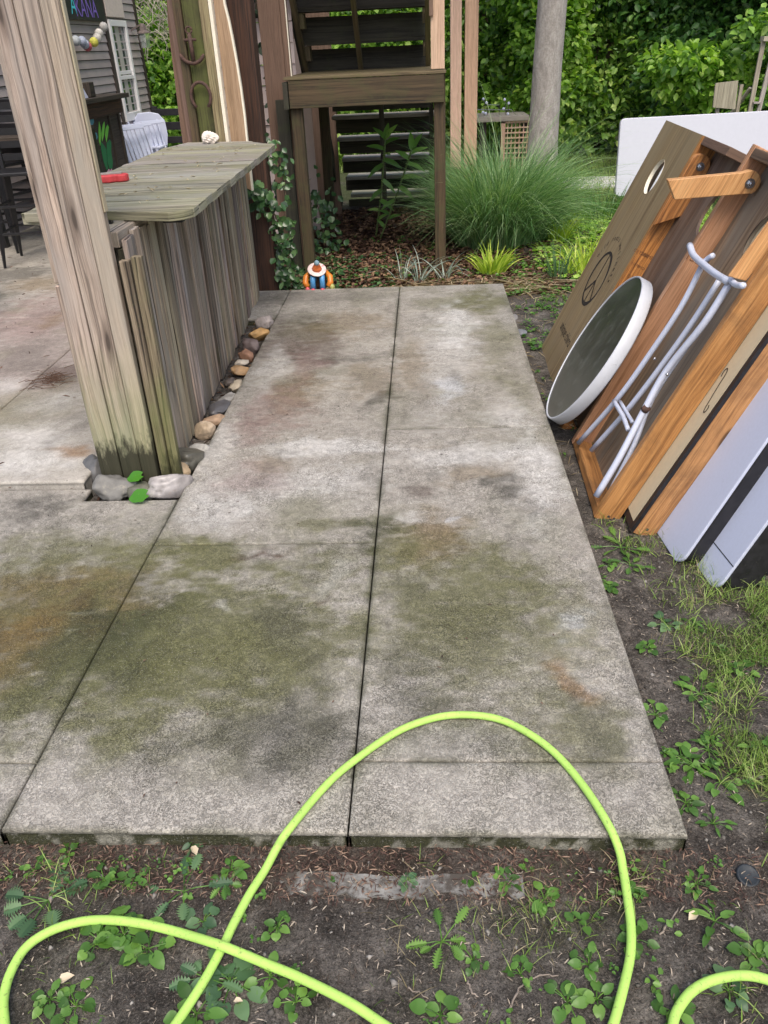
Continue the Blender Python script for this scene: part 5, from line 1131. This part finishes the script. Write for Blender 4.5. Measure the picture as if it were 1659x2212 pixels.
specs = [(-7.2, 17.5, 4.6, 2.6, L_TREE1, 'deep green tree left behind the grey house corner', 9000), (-5.0, 16.2, 2.3, 1.9, L_TREE2, 'bright green shrub just behind the black rail fence', 9000), (-3.2, 16.9, 3.0, 2.0, L_TREE1, 'mid green bush behind the boarded bar post', 7000),
         (-1.0, 15.2, 3.3, 2.3, L_TREE2, 'light green tree seen through the gaps of the stairs', 9000), (.9, 15.6, 3.6, 1.9, L_TREE1, 'dark leafy tree rising between the tan posts', 9000), (1.75, 14.4, 2.7, 1.25, L_TREE2, 'bright leafed small tree right of the tan posts', 9000),
         (3.0, 15.2, 3.9, 2.2, L_TREE1, 'mid green tree directly behind the grey trunk', 11000), (4.4, 14.4, 3.4, 2.0, L_TREE3, 'dense deep green shrub right of the grey trunk', 12000), (5.9, 13.6, 3.8, 2.4, L_TREE3, 'broad dense green hedge tree behind the ladder', 13000), (3.9, 12.6, 1.25, 1.2, L_TREE2, 'low light green bush behind the silvery grey panel', 6000), (5.2, 12.3, 1.7, 1.3, L_TREE1, 'low dark bush behind the ladder feet', 6000), (7.6, 13.8, 4.2, 2.4, L_TREE1, 'green tree at the far right edge of the garden', 7000)]
for i, (x, y, h, wd, m, lab, n) in enumerate(specs):
    tree(x, y, h, bushy(x, y, h, wd, 12, i+1), n, .115, .075, m, lab, 'tree' if h > 2.6 else 'shrub', 'tree' if h > 2.6 else 'shrub', 'trees and bushes closing the garden', seedcut=.36)
# far-off wood as one mass
P = np.stack([RNG.uniform(-16, 14, 60000), RNG.uniform(17.5, 22, 60000), RNG.uniform(-.1, 6.5, 60000)], 1)
nv = fbm(P[:, 0], P[:, 2], 1.1, 4, 301); P = P[nv > .34]; nv = nv[nv > .34]; m = len(P)
wd_ = leaves('woods', P, RNG.normal(0, 1, (m, 3)), RNG.normal(0, .6, (m, 3))+np.array([0, -.6, .6]), RNG.uniform(.16, .30, m), RNG.uniform(.10, .18, m), np.clip((nv-.34)*2.2+RNG.normal(0, .2, m), 0, 1), L_WOODS)
tag(wd_, 'dense green wood closing the view behind the garden', 'woods', kind='stuff')
mb = MB(); mb.box((-18, 22.3, -.3), (1, 0, 0), (0, 1, 0), (0, 0, 1), 36, .4, 8.5); bk = mb.build('hillside', plain('wood_shade', (.025, .05, .016), .9, noise=.6, nscale=2)); tag(bk, kind='structure')
# bare hanging twigs at upper left
tw = MB(); r = random.Random(3)
for i in range(150):
    x = r.uniform(-5.3, -4.1); y = 15.6+r.uniform(-.4, .4); z = r.uniform(1.9, 3.0); pts = [np.array([x, y, z])]
    for k in range(5): pts.append(pts[-1]+np.array([r.uniform(-.12, .16), r.uniform(-.06, .06), r.uniform(-.16, .03)]))
    tw.tube(pts, [.010, .008, .007, .006, .004, .003], 4, cap=False)
tag(tw.build('hanging_vine', plain('pale_dry_twigs', (.36, .33, .26), .9, noise=.3)), 'tangle of pale bare vine twigs hanging beside the grey house', 'vine')
# grey trunk
tk = empty('tree', (1.50, 11.0, -.12), 'tall straight tree with a grey bark trunk behind the fountain grass', 'tree')
mb = MB(); mb.tube([(1.47, 11, -.2), (1.475, 11, .05), (1.48, 11, .5), (1.485, 11, 1.3), (1.53, 11, 3.0), (1.56, 11, 5.0)], [.27, .21, .185, .172, .165, .15], 28); mb.build('trunk', M_BARK, tk, smooth=True)
crown('crown', [blob(1.5, 11, 6.2, 2.2, 2.2, 1.0), blob(.4, 11.5, 5.6, 1.2, 1.2, .6), blob(2.8, 10.8, 5.7, 1.2, 1.2, .6)], 5000, .13, .08, L_TREE1, tk)

# fountain grass
def tuft(name, c, n, base_r, L, W, lean, droop, mat, label=None, cat_=None, group=None, seg=6, kind=None, parent=None):
    a = RNG.uniform(0, 2*PI, n); r = base_r*np.sqrt(RNG.random(n)); P = np.stack([c[0]+r*np.cos(a), c[1]+r*np.sin(a), np.full(n, c[2])], 1)
    a2 = a+RNG.normal(0, .5, n); ln = np.abs(RNG.normal(0, lean, n)) + .04; D = np.stack([np.cos(a2)*ln, np.sin(a2)*ln, np.ones(n)], 1)
    LL = RNG.uniform(L*.55, L, n); o = blades(name, P, D, LL, RNG.uniform(W*.6, W, n), droop*RNG.uniform(.5, 1.3, n), RNG.random(n), mat, parent, seg)
    if label: tag(o, label, cat_, group, kind)
    return o
c = g(1065, 528, -.11)
fgr = empty('fountain_grass', c, 'large arching clump of green fountain grass behind the landing post', 'ornamental grass')
tuft('blades', c, 3600, .34, 1.22, .0095, .34, 1.15, L_ORN, seg=8, parent=fgr)
tuft('blades', c+np.array([.25, .15, 0]), 1500, .28, 1.25, .009, .55, 1.35, L_ORN, seg=8, parent=fgr)
tuft('blades', c+np.array([.1, .0, .15]), 420, .34, 1.5, .008, .60, .95, L_ORN, seg=9, parent=fgr)
tuft('dry_stems', c, 500, .34, .42, .006, .15, .2, L_STRAW, parent=fgr)
for (px, py, n, br, L, W, ln, dr, m, lab) in [
  (1062, 592, 90, .10, .30, .022, .45, .75, L_LILY, 'bright yellow green lily clump just behind the far right corner of the path'),
  (1210, 520, 70, .10, .36, .020, .4, .7, L_LILY, 'yellow green lily clump right of the fountain grass'),
  (1262, 590, 80, .14, .40, .018, .35, .6, L_LILY, 'pale yellow green blades at the foot of the peace sign board'),
  (1205, 600, 45, .08, .34, .012, .35, .5, L_WEEDB, 'thin blue green tuft between the two lily clumps and the leaning boards'),
  (1300, 470, 150, .28, .42, .014, .5, .7, L_WEED, 'soft light green clump behind the peace sign board')]:
    tuft('lily_clump' if m is L_LILY else 'grass_clump', g(px, py, -.1), n, br, L, W, ln, dr, m, lab, 'plant', 'leafy clumps in the garden bed')
for (px, py, lab) in [(868, 607, 'silvery grass tuft at the path end left of centre'), (905, 612, 'silvery grass tuft in the middle of the path end'), (960, 606, 'silvery grass tuft at the path end nearest the yellow green lily')]:
    tuft('silver_grass', g(px, py, -.1), 20, .045, .40, .011, .55, 1.2, L_SILV, lab, 'ornamental grass', 'silvery tufts at the end of the path')
for (px, py) in [(1068, 520), (1115, 505), (1290, 600)]:
    pass
# straw left of last year
def litter(name, n, box, L, W, mat, lab, cat_, z=None, dens=None, flat=.25, zoff=.004):
    x = RNG.uniform(box[0], box[1], n); y = RNG.uniform(box[2], box[3], n)
    if dens is not None: k = RNG.random(n) < dens(x, y); x, y = x[k], y[k]
    m = len(x); zz = (ground_z(x, y) if z is None else np.full(m, z))+zoff+RNG.random(m)*.006
    a = RNG.uniform(0, 2*PI, m); D = np.stack([np.cos(a), np.sin(a), RNG.normal(0, flat, m)], 1); N = np.stack([RNG.normal(0, flat, m), RNG.normal(0, flat, m), np.ones(m)], 1)
    o = leaves(name, np.stack([x, y, zz], 1), D, N, RNG.uniform(L[0], L[1], m), RNG.uniform(W[0], W[1], m), RNG.random(m), mat, fold=.3, droop=.1); tag(o, lab, cat_, kind='stuff'); return o
offp = lambda x, y: 1.0*((y < SF-.03) | (x > SR+.015) | (y > SB+.01))
litter('leaf_litter', 14000, (-1.6, 1.5, 6.18, 10.2), (.03, .075), (.018, .045), L_LITTER, 'reddish brown fallen leaves over the planting bed', 'leaf litter', dens=lambda x, y: (x < 1.2)*1.0*(.4+.6*(x < .5)))
litter('dry_straw', 900, (-.25, 1.05, 6.2, 6.85), (.08, .30), (.003, .007), L_STRAW, 'pale dry grass straw lying at the path end', 'straw', dens=lambda x, y: np.exp(-((y-6.42)/.22)**2)*.9, flat=.08, zoff=.015)
litter('dry_clippings', 2600, (.6, 1.9, 3.0, 8.5), (.03, .12), (.002, .005), L_STRAW, 'dry straw clippings scattered right of the path', 'straw', dens=lambda x, y: .55+.0*x, flat=.15, zoff=.006)
litter('soil_debris', 42000, (-1.6, 1.8, .7, 3.0), (.004, .020), (.0008, .0034), leafmat('debris', (.03, .022, .018), (.11, .085, .065), (.46, .40, .32), .85, 0), 'bark crumbs and straw bits strewn on the soil', 'debris', dens=lambda x, y: offp(x, y)*(.25+.75*fbm(x, y, 4, 4, 401)), flat=.35, zoff=.002)
litter('bark_mulch', 6000, (-1.5, .9, 1.10, 1.24), (.006, .026), (.0012, .0036), leafmat('bark_bits', (.035, .018, .014), (.10, .055, .042), (.30, .21, .15), .85, 0), 'reddish bark mulch along the front of the slab', 'mulch', dens=lambda x, y: fbm(x, y, 6, 3, 411)*1.2, flat=.3, zoff=.004)
litter('strip_litter', 420, (-1.46, -1.07, 2.9, 5.4), (.015, .05), (.006, .014), L_LITTER, 'brown leaf bits between the stones along the bar', 'debris', z=-.045, flat=.4)
litter('patio_litter', 260, (-4.3, -1.55, 3.05, 7.5), (.012, .05), (.003, .010), leafmat('dark_debris', (.03, .015, .01), (.09, .045, .03), (.20, .12, .08), .85, 0), 'dark leaf bits lying on the upper patio', 'debris', z=.038, dens=lambda x, y: fbm(x, y, 2.5, 3, 421)*1.3, flat=.2)
litter('path_specks', 150, (-2.2, .56, 1.3, 6.1), (.005, .018), (.002, .006), leafmat('speck_debris', (.02, .012, .01), (.06, .035, .025), (.16, .10, .07), .85, 0), 'tiny dark bits of debris on the concrete', 'debris', z=.002, flat=.1, zoff=.001)
litter('counter_litter', 60, (-1.68, -1.05, 3.5, 5.8), (.015, .05), (.003, .008), L_STRAW, 'bits of dry leaf on the countertop', 'debris', z=1.075, flat=.05, zoff=.001)
# brown clump of pine needles on the upper patio
c = g(110, 822, .035); mb = MB(); r = random.Random(8)
for i in range(70):
    a = r.uniform(0, PI*2); p = c+np.array([r.gauss(0, .05), r.gauss(0, .05), .004+r.random()*.012]); mb.tube([p, p+np.array([math.cos(a)*.04, math.sin(a)*.04, .006]), p+np.array([math.cos(a+.4)*.08, math.sin(a+.4)*.08, 0])], .0016, 4)
tag(mb.build('needle_clump', plain('brown_needles', (.10, .055, .035), .9)), 'brown clump of dead needles lying on the upper patio', 'debris clump', kind='stuff')

# clods and grit
n_ = 2600; x = RNG.uniform(-1.6, 1.7, n_); y = RNG.uniform(.75, 2.9, n_); k = (offp(x, y) > 0) & (RNG.random(n_) < .25+.9*sst(.4, .6, fbm(x, y, 5, 3, 481))); x, y = x[k], y[k]; n_ = len(x)
oc = np.array([[1, 0, 0], [0, 1, 0], [-1, 0, 0], [0, -1, 0], [0, 0, .8], [0, 0, -.8]]); of = np.array([[0, 1, 4], [1, 2, 4], [2, 3, 4], [3, 0, 4], [1, 0, 5], [2, 1, 5], [3, 2, 5], [0, 3, 5]])
sz = RNG.uniform(.002, .0075, n_)*RNG.uniform(.6, 1.3, n_); V = (oc[None]+RNG.normal(0, .22, (n_, 6, 3)))*sz[:, None, None]; V[:, :, 0] += x[:, None]; V[:, :, 1] += y[:, None]; V[:, :, 2] += (ground_z(x, y)+sz*.2)[:, None]
gr_ = big('soil_clods', V.reshape(-1, 3), (np.arange(n_)[:, None, None]*6+of[None]).reshape(-1, 3), np.repeat(RNG.random(n_), 8), leafmat('clod_grey', (.05, .045, .04), (.13, .12, .105), (.34, .32, .29), .9, 0), k=3); tag(gr_, 'small grey clods and grit on the bare soil', 'grit', kind='stuff')
# grass of the lawn
def lawn(name, n, box, L, W, mat, lab, power=1.0, lean=.8):
    x = RNG.uniform(box[0], box[1], n); y = RNG.uniform(box[2], box[3], n); k = (RNG.random(n) < lawn_d(x, y)**power) & (offp(x, y) > 0) & ~((x < 1.2) & (y > 6) & (y < 10)) & (x > -1.9-(y > 9.6)*9)
    x, y = x[k], y[k]; m = len(x); a = RNG.uniform(0, 2*PI, m); ln = np.abs(RNG.normal(0, lean, m)); D = np.stack([np.cos(a)*ln, np.sin(a)*ln, np.ones(m)], 1)
    cl = fbm(x, y, 7, 3, 431); o = blades(name, np.stack([x, y, ground_z(x, y)-.004], 1), D, RNG.uniform(L[0], L[1], m)*(.5+cl), RNG.uniform(W*.6, W, m), RNG.uniform(.2, 1.3, m), np.clip(cl+RNG.normal(0, .25, m), 0, 1), mat, None, 4); tag(o, lab, 'grass', kind='stuff')
lawn('grass', 70000, (.58, 1.75, .75, 3.3), (.03, .09), .0036, L_GRASS, 'thin patchy green grass right of and before the path')
lawn('front_grass', 16000, (-1.6, .6, .75, 1.25), (.02, .06), .0028, L_GRASS, 'thin grass shoots in the soil before the path', 1.0, 1.2)
lawn('dry_grass', 34000, (-.3, 1.75, .75, 3.3), (.02, .08), .0026, L_DRYG, 'dry yellowed grass mixed in the patchy lawn', .8, 1.8)
lawn('lawn_grass', 60000, (.7, 6.0, 3.3, 14.5), (.05, .13), .009, L_GRASS, 'green lawn beyond the planting bed')
lawn('lawn_grass', 16000, (-9, .8, 13.6, 17), (.08, .3), .014, L_GRASS, 'rough grass under the bushes behind the house')

# small ground cover seedlings, uncountable
def cover(name, n, box, dens, s, mat, lab, z=None):
    x = RNG.uniform(box[0], box[1], n); y = RNG.uniform(box[2], box[3], n); k = (RNG.random(n) < dens(x, y)) & (offp(x, y) > 0); x, y = x[k], y[k]; m = len(x); q = 5
    X = np.repeat(x, q)+RNG.normal(0, s*.5, m*q); Y = np.repeat(y, q)+RNG.normal(0, s*.5, m*q); a = RNG.uniform(0, 2*PI, m*q)
    D = np.stack([np.cos(a), np.sin(a), RNG.uniform(-.1, .5, m*q)], 1); N = np.stack([RNG.normal(0, .3, m*q), RNG.normal(0, .3, m*q), np.ones(m*q)], 1)
    sz = np.repeat(RNG.uniform(.5, 1.25, m), q)*RNG.uniform(.7, 1.2, m*q); o = leaves(name, np.stack([X, Y, (ground_z(X, Y) if z is None else z)+RNG.uniform(.004, .022, m*q)], 1), D, N, s*sz, s*.72*sz, np.repeat(RNG.random(m), q)*.7+RNG.random(m*q)*.3, mat, fold=.12, droop=.2); tag(o, lab, 'ground cover', kind='stuff')
cover('clover', 2200, (-1.5, 2.0, .75, 2.9), lambda x, y: sst(.50, .66, fbm(x, y, 5, 4, 441))*.85, .011, L_WEED, 'tiny round-leaved seedlings on the bare soil')
cover('broadleaf_cover', 900, (-1.5, 2.1, .75, 2.9), lambda x, y: sst(.5, .66, fbm(x+3, y, 4, 4, 451))*.7*(.5+.5*sst(-.3, .7, x)),   .019, L_WEED, 'small broad-leaved weeds spreading through the grass')
cover('bed_cover', 1700, (-1.45, -.1, 6.2, 7.6), lambda x, y: np.exp(-((x+1.0)/.35)**2)*.6+.05, .04, L_IVY, 'low ivy and green seedlings at the foot of the landing post')
cover('bed_weeds', 1500, (-.9, 1.2, 6.2, 8.6), lambda x, y: .22*sst(.4, .6, fbm(x, y, 3, 3, 471))+.03, .035, L_WEED, 'scattered seedlings in the mulch bed')
cover('side_cover', 900, (.62, 1.25, 3.2, 7.8), lambda x, y: sst(.45, .62, fbm(x, y, 4, 4, 461))*.6, .03, L_WEED, 'weeds between the path and the leaning boards')
cover('garden_cover', 2600, (1.0, 3.0, 6.6, 9.5), lambda x, y: .55+0*x, .05, L_TREE2, 'light green ground cover beyond the lilies')

def rosette(px, py, n, L, W, mat, lab, petiole=.03, tilt=.35, seed=0, z=-.1, lobed=False):
    n = n+3; r = np.random.default_rng(seed+int(px*7+py)); c = gg(px, py, .0); e = empty('weed', c, lab, 'weed', 'weeds in the soil'); P = []; D = []; N = []; st = MB()
    for i in range(n):
        a = 2*PI*i/n*1.0+r.uniform(-.5, .5)+seed; pl = petiole*r.uniform(.3, 1.5); h = r.uniform(.003, .014)
        p1 = c+np.array([math.cos(a)*pl, math.sin(a)*pl, h]); st.tube([c, c+(p1-c)*.5+np.array([0, 0, .004]), p1], .0009+.012*L, 4); P.append(p1); D.append([math.cos(a), math.sin(a), r.uniform(-.15, tilt)]); N.append([r.normal(0, .2), r.normal(0, .2), 1])
    P, D, N = map(np.array, (P, D, N)); rn = r.random(n)
    if not lobed: leaves_hi('foliage', P, D, N, .85*L*r.uniform(.5, 1.15, n), .85*W*r.uniform(.7, 1.2, n), rn, mat, e, fold=.14, droop=.2, heart=.22 if W > L*.7 else 0)
    else:
        mb = MB()
        for i in range(n):
            d = unit(D[i]); x = unit(np.cross(d, N[i])); nn = np.cross(x, d); LL = L*r.uniform(.6, 1.1); k = 7; pts = [];
            for s in (1, -1):
                row = []
                for j in range(k):
                    t = (j+.5)/k; wv = W*.5*(.35+.9*math.sin(PI*min(1, t*.95)))
                    row += [(wv*.38, t-.05), (wv, t+.0)]
                row = [(0, 0)]+row+[(0, 1.0)]
                pts.append([(s*a, b) for a, b in row])
            for row, s in zip(pts, (1, -1)):
                b0 = len(mb.v); m_ = len(row)
                for a, b in row: mb.v.append(P[i]+d*b*LL+x*a+nn*(abs(a)*.3-.12*LL*b*b))
                for b in [q[1] for q in row]: mb.v.append(P[i]+d*b*LL+nn*(-.12*LL*b*b))
                for j in range(m_-1):
                    q = [b0+j, b0+j+1, b0+m_+j+1, b0+m_+j]; mb.face(q if s > 0 else q[::-1], [(0, 0)]*4, float(np.clip(rn[i]+.1*s, 0, 1)))
        mb.build('foliage', mat, e)
    st.build('stem', L_WEED, e)
WD = [(105, 1945, 6, .060, .038, L_WEEDB, 'broad dandelion plant at lower left above the hose bend', 1), (398, 1925, 3, .065, .026, L_WEEDB, 'jagged dandelion leaf lying between the two hose strands', 1), (268, 2020, 13, .045, .042, L_WEED, 'big violet cluster under the left hose bend', 0), (215, 2035, 7, .040, .034, L_WEED, 'violet leaves just left of the big cluster', 0), (320, 2050, 6, .042, .036, L_WEED, 'violet leaves right of the big cluster inside the hose loop', 0),
      (500, 2122, 8, .050, .042, L_WEEDB, 'blue green broad weed below the hose crossing', 0), (445, 2115, 5, .045, .024, L_WEEDB, 'dandelion leaves left of the hose crossing', 1), (600, 2003, 7, .026, .024, L_WEED, 'small cluster right of the rising hose', 0), (440, 1992, 4, .032, .028, L_WEEDB, 'single round leaved weed above the hose crossing', 0), (75, 1880, 5, .026, .020, L_WEED, 'small weed at the left edge under the slab', 0), (147, 1850, 5, .024, .020, L_WEED, 'small pale weed close under the slab at left', 0), (420, 1822, 4, .026, .02, L_WEEDB, 'small weed growing against the slab side', 0), (225, 1900, 5, .028, .026, L_WEED, 'round leaves above the left hose bend', 0), (290, 1905, 7, .024, .02, L_WEED, 'loose small leaves between the violets and the slab', 0), (485, 1915, 5, .030, .016, L_WEED, 'upright weed left of the rising hose', 1), (500, 1880, 5, .028, .022, L_WEED, 'small weed left of the hose where it leaves the slab', 0),
      (425, 2190, 5, .040, .034, L_WEED, 'yellow green leaf pair at the bottom edge by the hose', 0), (165, 2175, 6, .032, .03, L_WEED, 'violets at the bottom left', 0), (110, 2160, 6, .028, .026, L_WEED, 'low leaves inside the left hose bend', 0), (640, 2165, 6, .03, .026, L_WEED, 'weed cluster right of the falling hose', 0), (585, 2110, 5, .03, .026, L_WEED, 'dark leaves just above the falling hose', 0),
      (1176, 1944, 6, .032, .026, L_WEED, 'round leaves in the grass patch inside the hose arch', 0), (1094, 1905, 6, .028, .024, L_WEED, 'small weed in the middle inside the hose arch', 0), (1272, 2085, 7, .028, .026, L_WEED, 'weed cluster near the bottom inside the arch', 0), (1225, 2165, 6, .036, .03, L_WEED, 'two-lobed yellow green weed near the bottom right strand', 0), (950, 2195, 5, .036, .030, L_WEED, 'bright leaves at the bottom centre edge', 0), (1124, 2105, 5, .026, .022, L_WEED, 'small weed beside the curved twig', 0), (1022, 2075, 6, .026, .02, L_WEED, 'pale weed left of the curved twig', 0), (955, 2035, 4, .045, .02, L_WEED, 'notched leaf weed on bare soil', 1), (1288, 2160, 5, .034, .03, L_WEED, 'pale weed touching the right hose strand', 0), (880, 1905, 5, .022, .018, L_WEEDB, 'tiny plant below the footing strip', 0),
      (1544, 1990, 6, .045, .020, L_WEED, 'star shaped weed right of the hose', 0), (1635, 2070, 9, .036, .03, L_WEED, 'weed cluster at the right edge', 0), (1575, 2143, 8, .03, .026, L_WEEDB, 'weed cluster inside the small hose curve', 0), (1504, 1910, 8, .026, .018, L_WEED, 'low sprawling weed near the corner of the slab', 0), (1372, 2030, 5, .03, .026, L_WEED, 'weed just right of the right hose strand', 0), (1455, 2190, 5, .03, .028, L_WEED, 'leaves under the small hose curve', 0),
      (1316, 1270, 9, .028, .026, L_WEED, 'clover-like weed against the path edge below the boards', 0), (1318, 1225, 5, .028, .026, L_WEED, 'small weed against the path edge under the black border board', 0), (1340, 1182, 5, .07, .026, L_WEED, 'jagged dandelion below the cream board', 1), (1362, 1222, 5, .045, .022, L_WEED, 'dandelion on bare soil below the tables', 1), (1397, 1400, 6, .030, .028, L_WEED, 'round leaves beside the path on bare soil', 0), (1440, 1352, 8, .036, .026, L_WEEDB, 'leafy weed in front of the outer table', 0), (1500, 1352, 7, .032, .014, L_WEED, 'narrow leaved weed in front of the outer table', 0), (1416, 1545, 7, .038, .034, L_WEED, 'pair of round leaves by the path edge', 0), (1512, 1500, 7, .052, .026, L_WEED, 'tall leafed weed in the right lawn', 0), (1495, 1655, 10, .052, .022, L_WEED, 'big star shaped weed in the right lawn', 0), (1472, 1640, 6, .038, .026, L_WEED, 'broad leaves left of the big star weed', 0), (1556, 1690, 7, .045, .026, L_WEED, 'weed with long oval leaves right of the big star weed', 0), (1481, 1735, 7, .034, .026, L_WEED, 'weed by the path edge below the star weed', 0), (1530, 1620, 7, .04, .018, L_WEED, 'narrow leaves above the long oval weed', 0), (1610, 1255, 8, .05, .03, L_WEEDB, 'dandelion growing beside the outer white table', 1), (1540, 1780, 6, .03, .012, L_WEED, 'thin leaved weed in the grass above the slab corner', 0), (1640, 1620, 8, .036, .022, L_WEED, 'weed at the right edge of the lawn', 0), (1600, 1450, 7, .035, .028, L_WEED, 'leafy weed in the upper right lawn', 0)]
for i, (px, py, n, L, W, m, lab, lb_) in enumerate(WD): rosette(px, py, n, L, W, m, lab, petiole=L*.7, seed=i, lobed=bool(lb_))
# round leaved seedling among the stones
e = empty('seedling', g(290, 1065, -.04), 'glossy round-leaved seedling growing between the stones', 'seedling'); c = g(312, 1062, -.04)
L_GLOS = leafmat('glossy_round_leaves', (.03, .13, .015), (.06, .22, .02), (.10, .30, .04), .2, .3)
for (px, py, hh, s) in [(292, 1027, .10, .062), (300, 1068, .07, .075), (330, 1050, .05, .05)]:
    p = g(px, py, hh-.04); mb = MB(); mb.tube([c, (c+p)/2+np.array([.01, 0, .02]), p], .0022, 5); mb.build('stem', L_WEED, e)
    leaves_hi('leaf', np.array([p+np.array([s*.4, .0, 0])]), np.array([[-1, -.3, -.15]]), np.array([[-.1, -.5, 1.]]), s, s*.95, np.array([.6]), L_GLOS, e, fold=.08, droop=.1, heart=.3)
# laurel-like young plants under the landing
def leafy_stem(px, py, Y, top, lab, specs_, seed):
    base = gy(px, py, Y); base[2] = -.12; e = empty('young_shrub', base, lab, 'shrub', 'young shrubs under the landing'); tp_ = gy(top[0], top[1], Y-.1)
    P_ = [base, base+(tp_-base)*.5+np.array([.01, .02, 0]), tp_]; mb = MB(); mb.tube(cat(P_, 6), .009, 7); mb.build('stem', plain('green_stem', (.12, .17, .05), .6), e, smooth=True)
    P = []; D = []; N = []; r = np.random.default_rng(seed); line = cat(P_, 10)
    for t, a, up, s in specs_:
        q = line[min(len(line)-1, int(t*(len(line)-1)))]; P.append(q); D.append([math.cos(a), math.sin(a)*.6-.2, up]); N.append([r.normal(0, .2), -.5, .8])
    sz = np.array([x[3] for x in specs_]); leaves_hi('foliage', np.array(P), np.array(D), np.array(N), sz, sz*.36, r.random(len(P)), L_LAUR, e, fold=.15, droop=.2)
leafy_stem(810, 482, 8.55, (832, 300), 'taller young shrub with oval leaves under the landing', [(1, .3, 1.2, .17), (1, 2.6, 1.0, .16), (1, 1.2, 1.6, .15), (.98, -.6, .5, .18), (.9, 3.4, .4, .18), (.8, 0, -.3, .20), (.75, 2.9, -.5, .2), (.6, .4, -.7, .18), (.5, 3.3, -.6, .16), (.4, -.3, -.5, .17), (.3, 3.0, .2, .12), (.85, -1.2, .2, .15), (.2, .5, .6, .13)], 1)
leafy_stem(818, 484, 8.45, (890, 322), 'shorter leaning young shrub with oval leaves beside the taller one', [(1, .5, 1.4, .17), (1, 1.7, 1.5, .16), (.97, -.2, .5, .18), (.9, 2.8, .7, .15), (.85, -.4, -.2, .20), (.7, .2, .1, .2), (.6, -.2, -.6, .18), (.45, 2.8, -.4, .16), (.3, 2.7, .5, .12), (.25, .2, .4, .14), (.15, 2.2, .8, .12)], 2)
for k in range(2): pass
# ivy on the dark post and vine on the siding
def ivy(name, path_, n, spread, s, lab, seed, m=L_IVY):
    r = np.random.default_rng(seed); line = cat(path_, 12); e = empty(name, path_[0], lab, 'vine'); mb = MB(); mb.tube(line, .005, 5); mb.build('stem', M_TWIG, e)
    k = r.integers(0, len(line), n); P = np.array([line[i] for i in k])+r.normal(0, 1, (n, 3))*np.array(spread); a = r.uniform(0, 2*PI, n)
    D = np.stack([np.cos(a)*.7, -.3+r.normal(0, .3, n), np.sin(a)*.5-.6], 1); N = np.stack([r.normal(0, .35, n), -1+r.normal(0, .3, n), .5+r.normal(0, .3, n)], 1)
    leaves('leaves', P, D, N, s*r.uniform(.6, 1.2, n), s*.95*r.uniform(.6, 1.2, n), r.random(n), m, e, fold=.12, droop=.12)
ivy('ivy', [(-1.16, 6.42, .02), (-1.12, 6.42, .35), (-1.20, 6.38, .62), (-1.30, 6.30, .70)], 190, (.045, .04, .05), .062, 'glossy ivy climbing the lower right side of the dark timber post', 11)
ivy('ivy', [(-1.05, 6.5, .0), (-1.10, 6.45, .3), (-1.08, 6.55, .75), (-1.16, 6.5, 1.0)], 120, (.035, .04, .06), .05, 'thin ivy strand rising beside the brown column', 12)
ivy('climbing_vine', [(-1.40, 7.9, .3), (-1.32, 7.9, 1.0), (-1.38, 7.92, 1.6), (-1.42, 7.92, 2.3)], 46, (.035, .02, .12), .085, 'dark vine climbing the pale siding between the posts', 13, leafmat('dark_vine_leaves', (.008, .015, .008), (.015, .035, .015), (.04, .07, .03), .5, .1))
ivy('ivy', [(-.95, 7.9, -.05), (-1.0, 8.0, .15), (-1.05, 8.1, .4)], 130, (.09, .08, .10), .065, 'ivy mound between the front and back landing posts', 14)
# twigs
for i, (pts, rr, lab) in enumerate([([(1100, 2183), (1118, 2143), (1135, 2122), (1165, 2107), (1205, 2106)], .0035, 'curved pale twig lying near the bottom centre'), ([(1424, 2020), (1446, 1990), (1468, 1962)], .0035, 'straight pale twig right of the hose'), ([(880, 2132), (905, 2145), (925, 2158)], .003, 'short reddish twig at the bottom centre'), ([(1010, 2120), (1018, 2140), (1035, 2155)], .004, 'forked grey twig near the pale weed'), ([(1490, 1183), (1500, 1200), (1478, 1232)], .003, 'white curled root below the cream board')][:4]):
    mb = MB(); tw_ = cat([gg(a, b, .003) for a, b in pts], 4); mb.tube([q+RNG.normal(0, .0016, 3) for q in tw_], [rr*.75*random.uniform(.7, 1.2)*(1-.5*i_/len(tw_)) for i_ in range(len(tw_))], 6); tag(mb.build('twig', plain('pale_twig', (.24, .20, .165), .85, noise=.3), smooth=True), lab, 'twig', 'twigs on the soil')
for (px, py, s, a, lab) in [(1487, 1988, .030, .6, 'grey curled dead leaf right of the straight twig'), (124, 2125, .035, .5, 'pale pink dead leaf inside the left hose bend'), (425, 1848, .03, 2.2, 'tan dead leaf under the slab'), (504, 2163, .02, 0, 'small orange dead leaf by the hose crossing')]:
    p = gg(px, py, .006); o = leaves('dead_leaf', np.array([p]), np.array([[math.cos(a), math.sin(a), .2]]), np.array([[.2, 0, 1.]]), s, s*.6, np.array([.9]), L_STRAW, fold=.4); tag(o, lab, 'dead leaf')
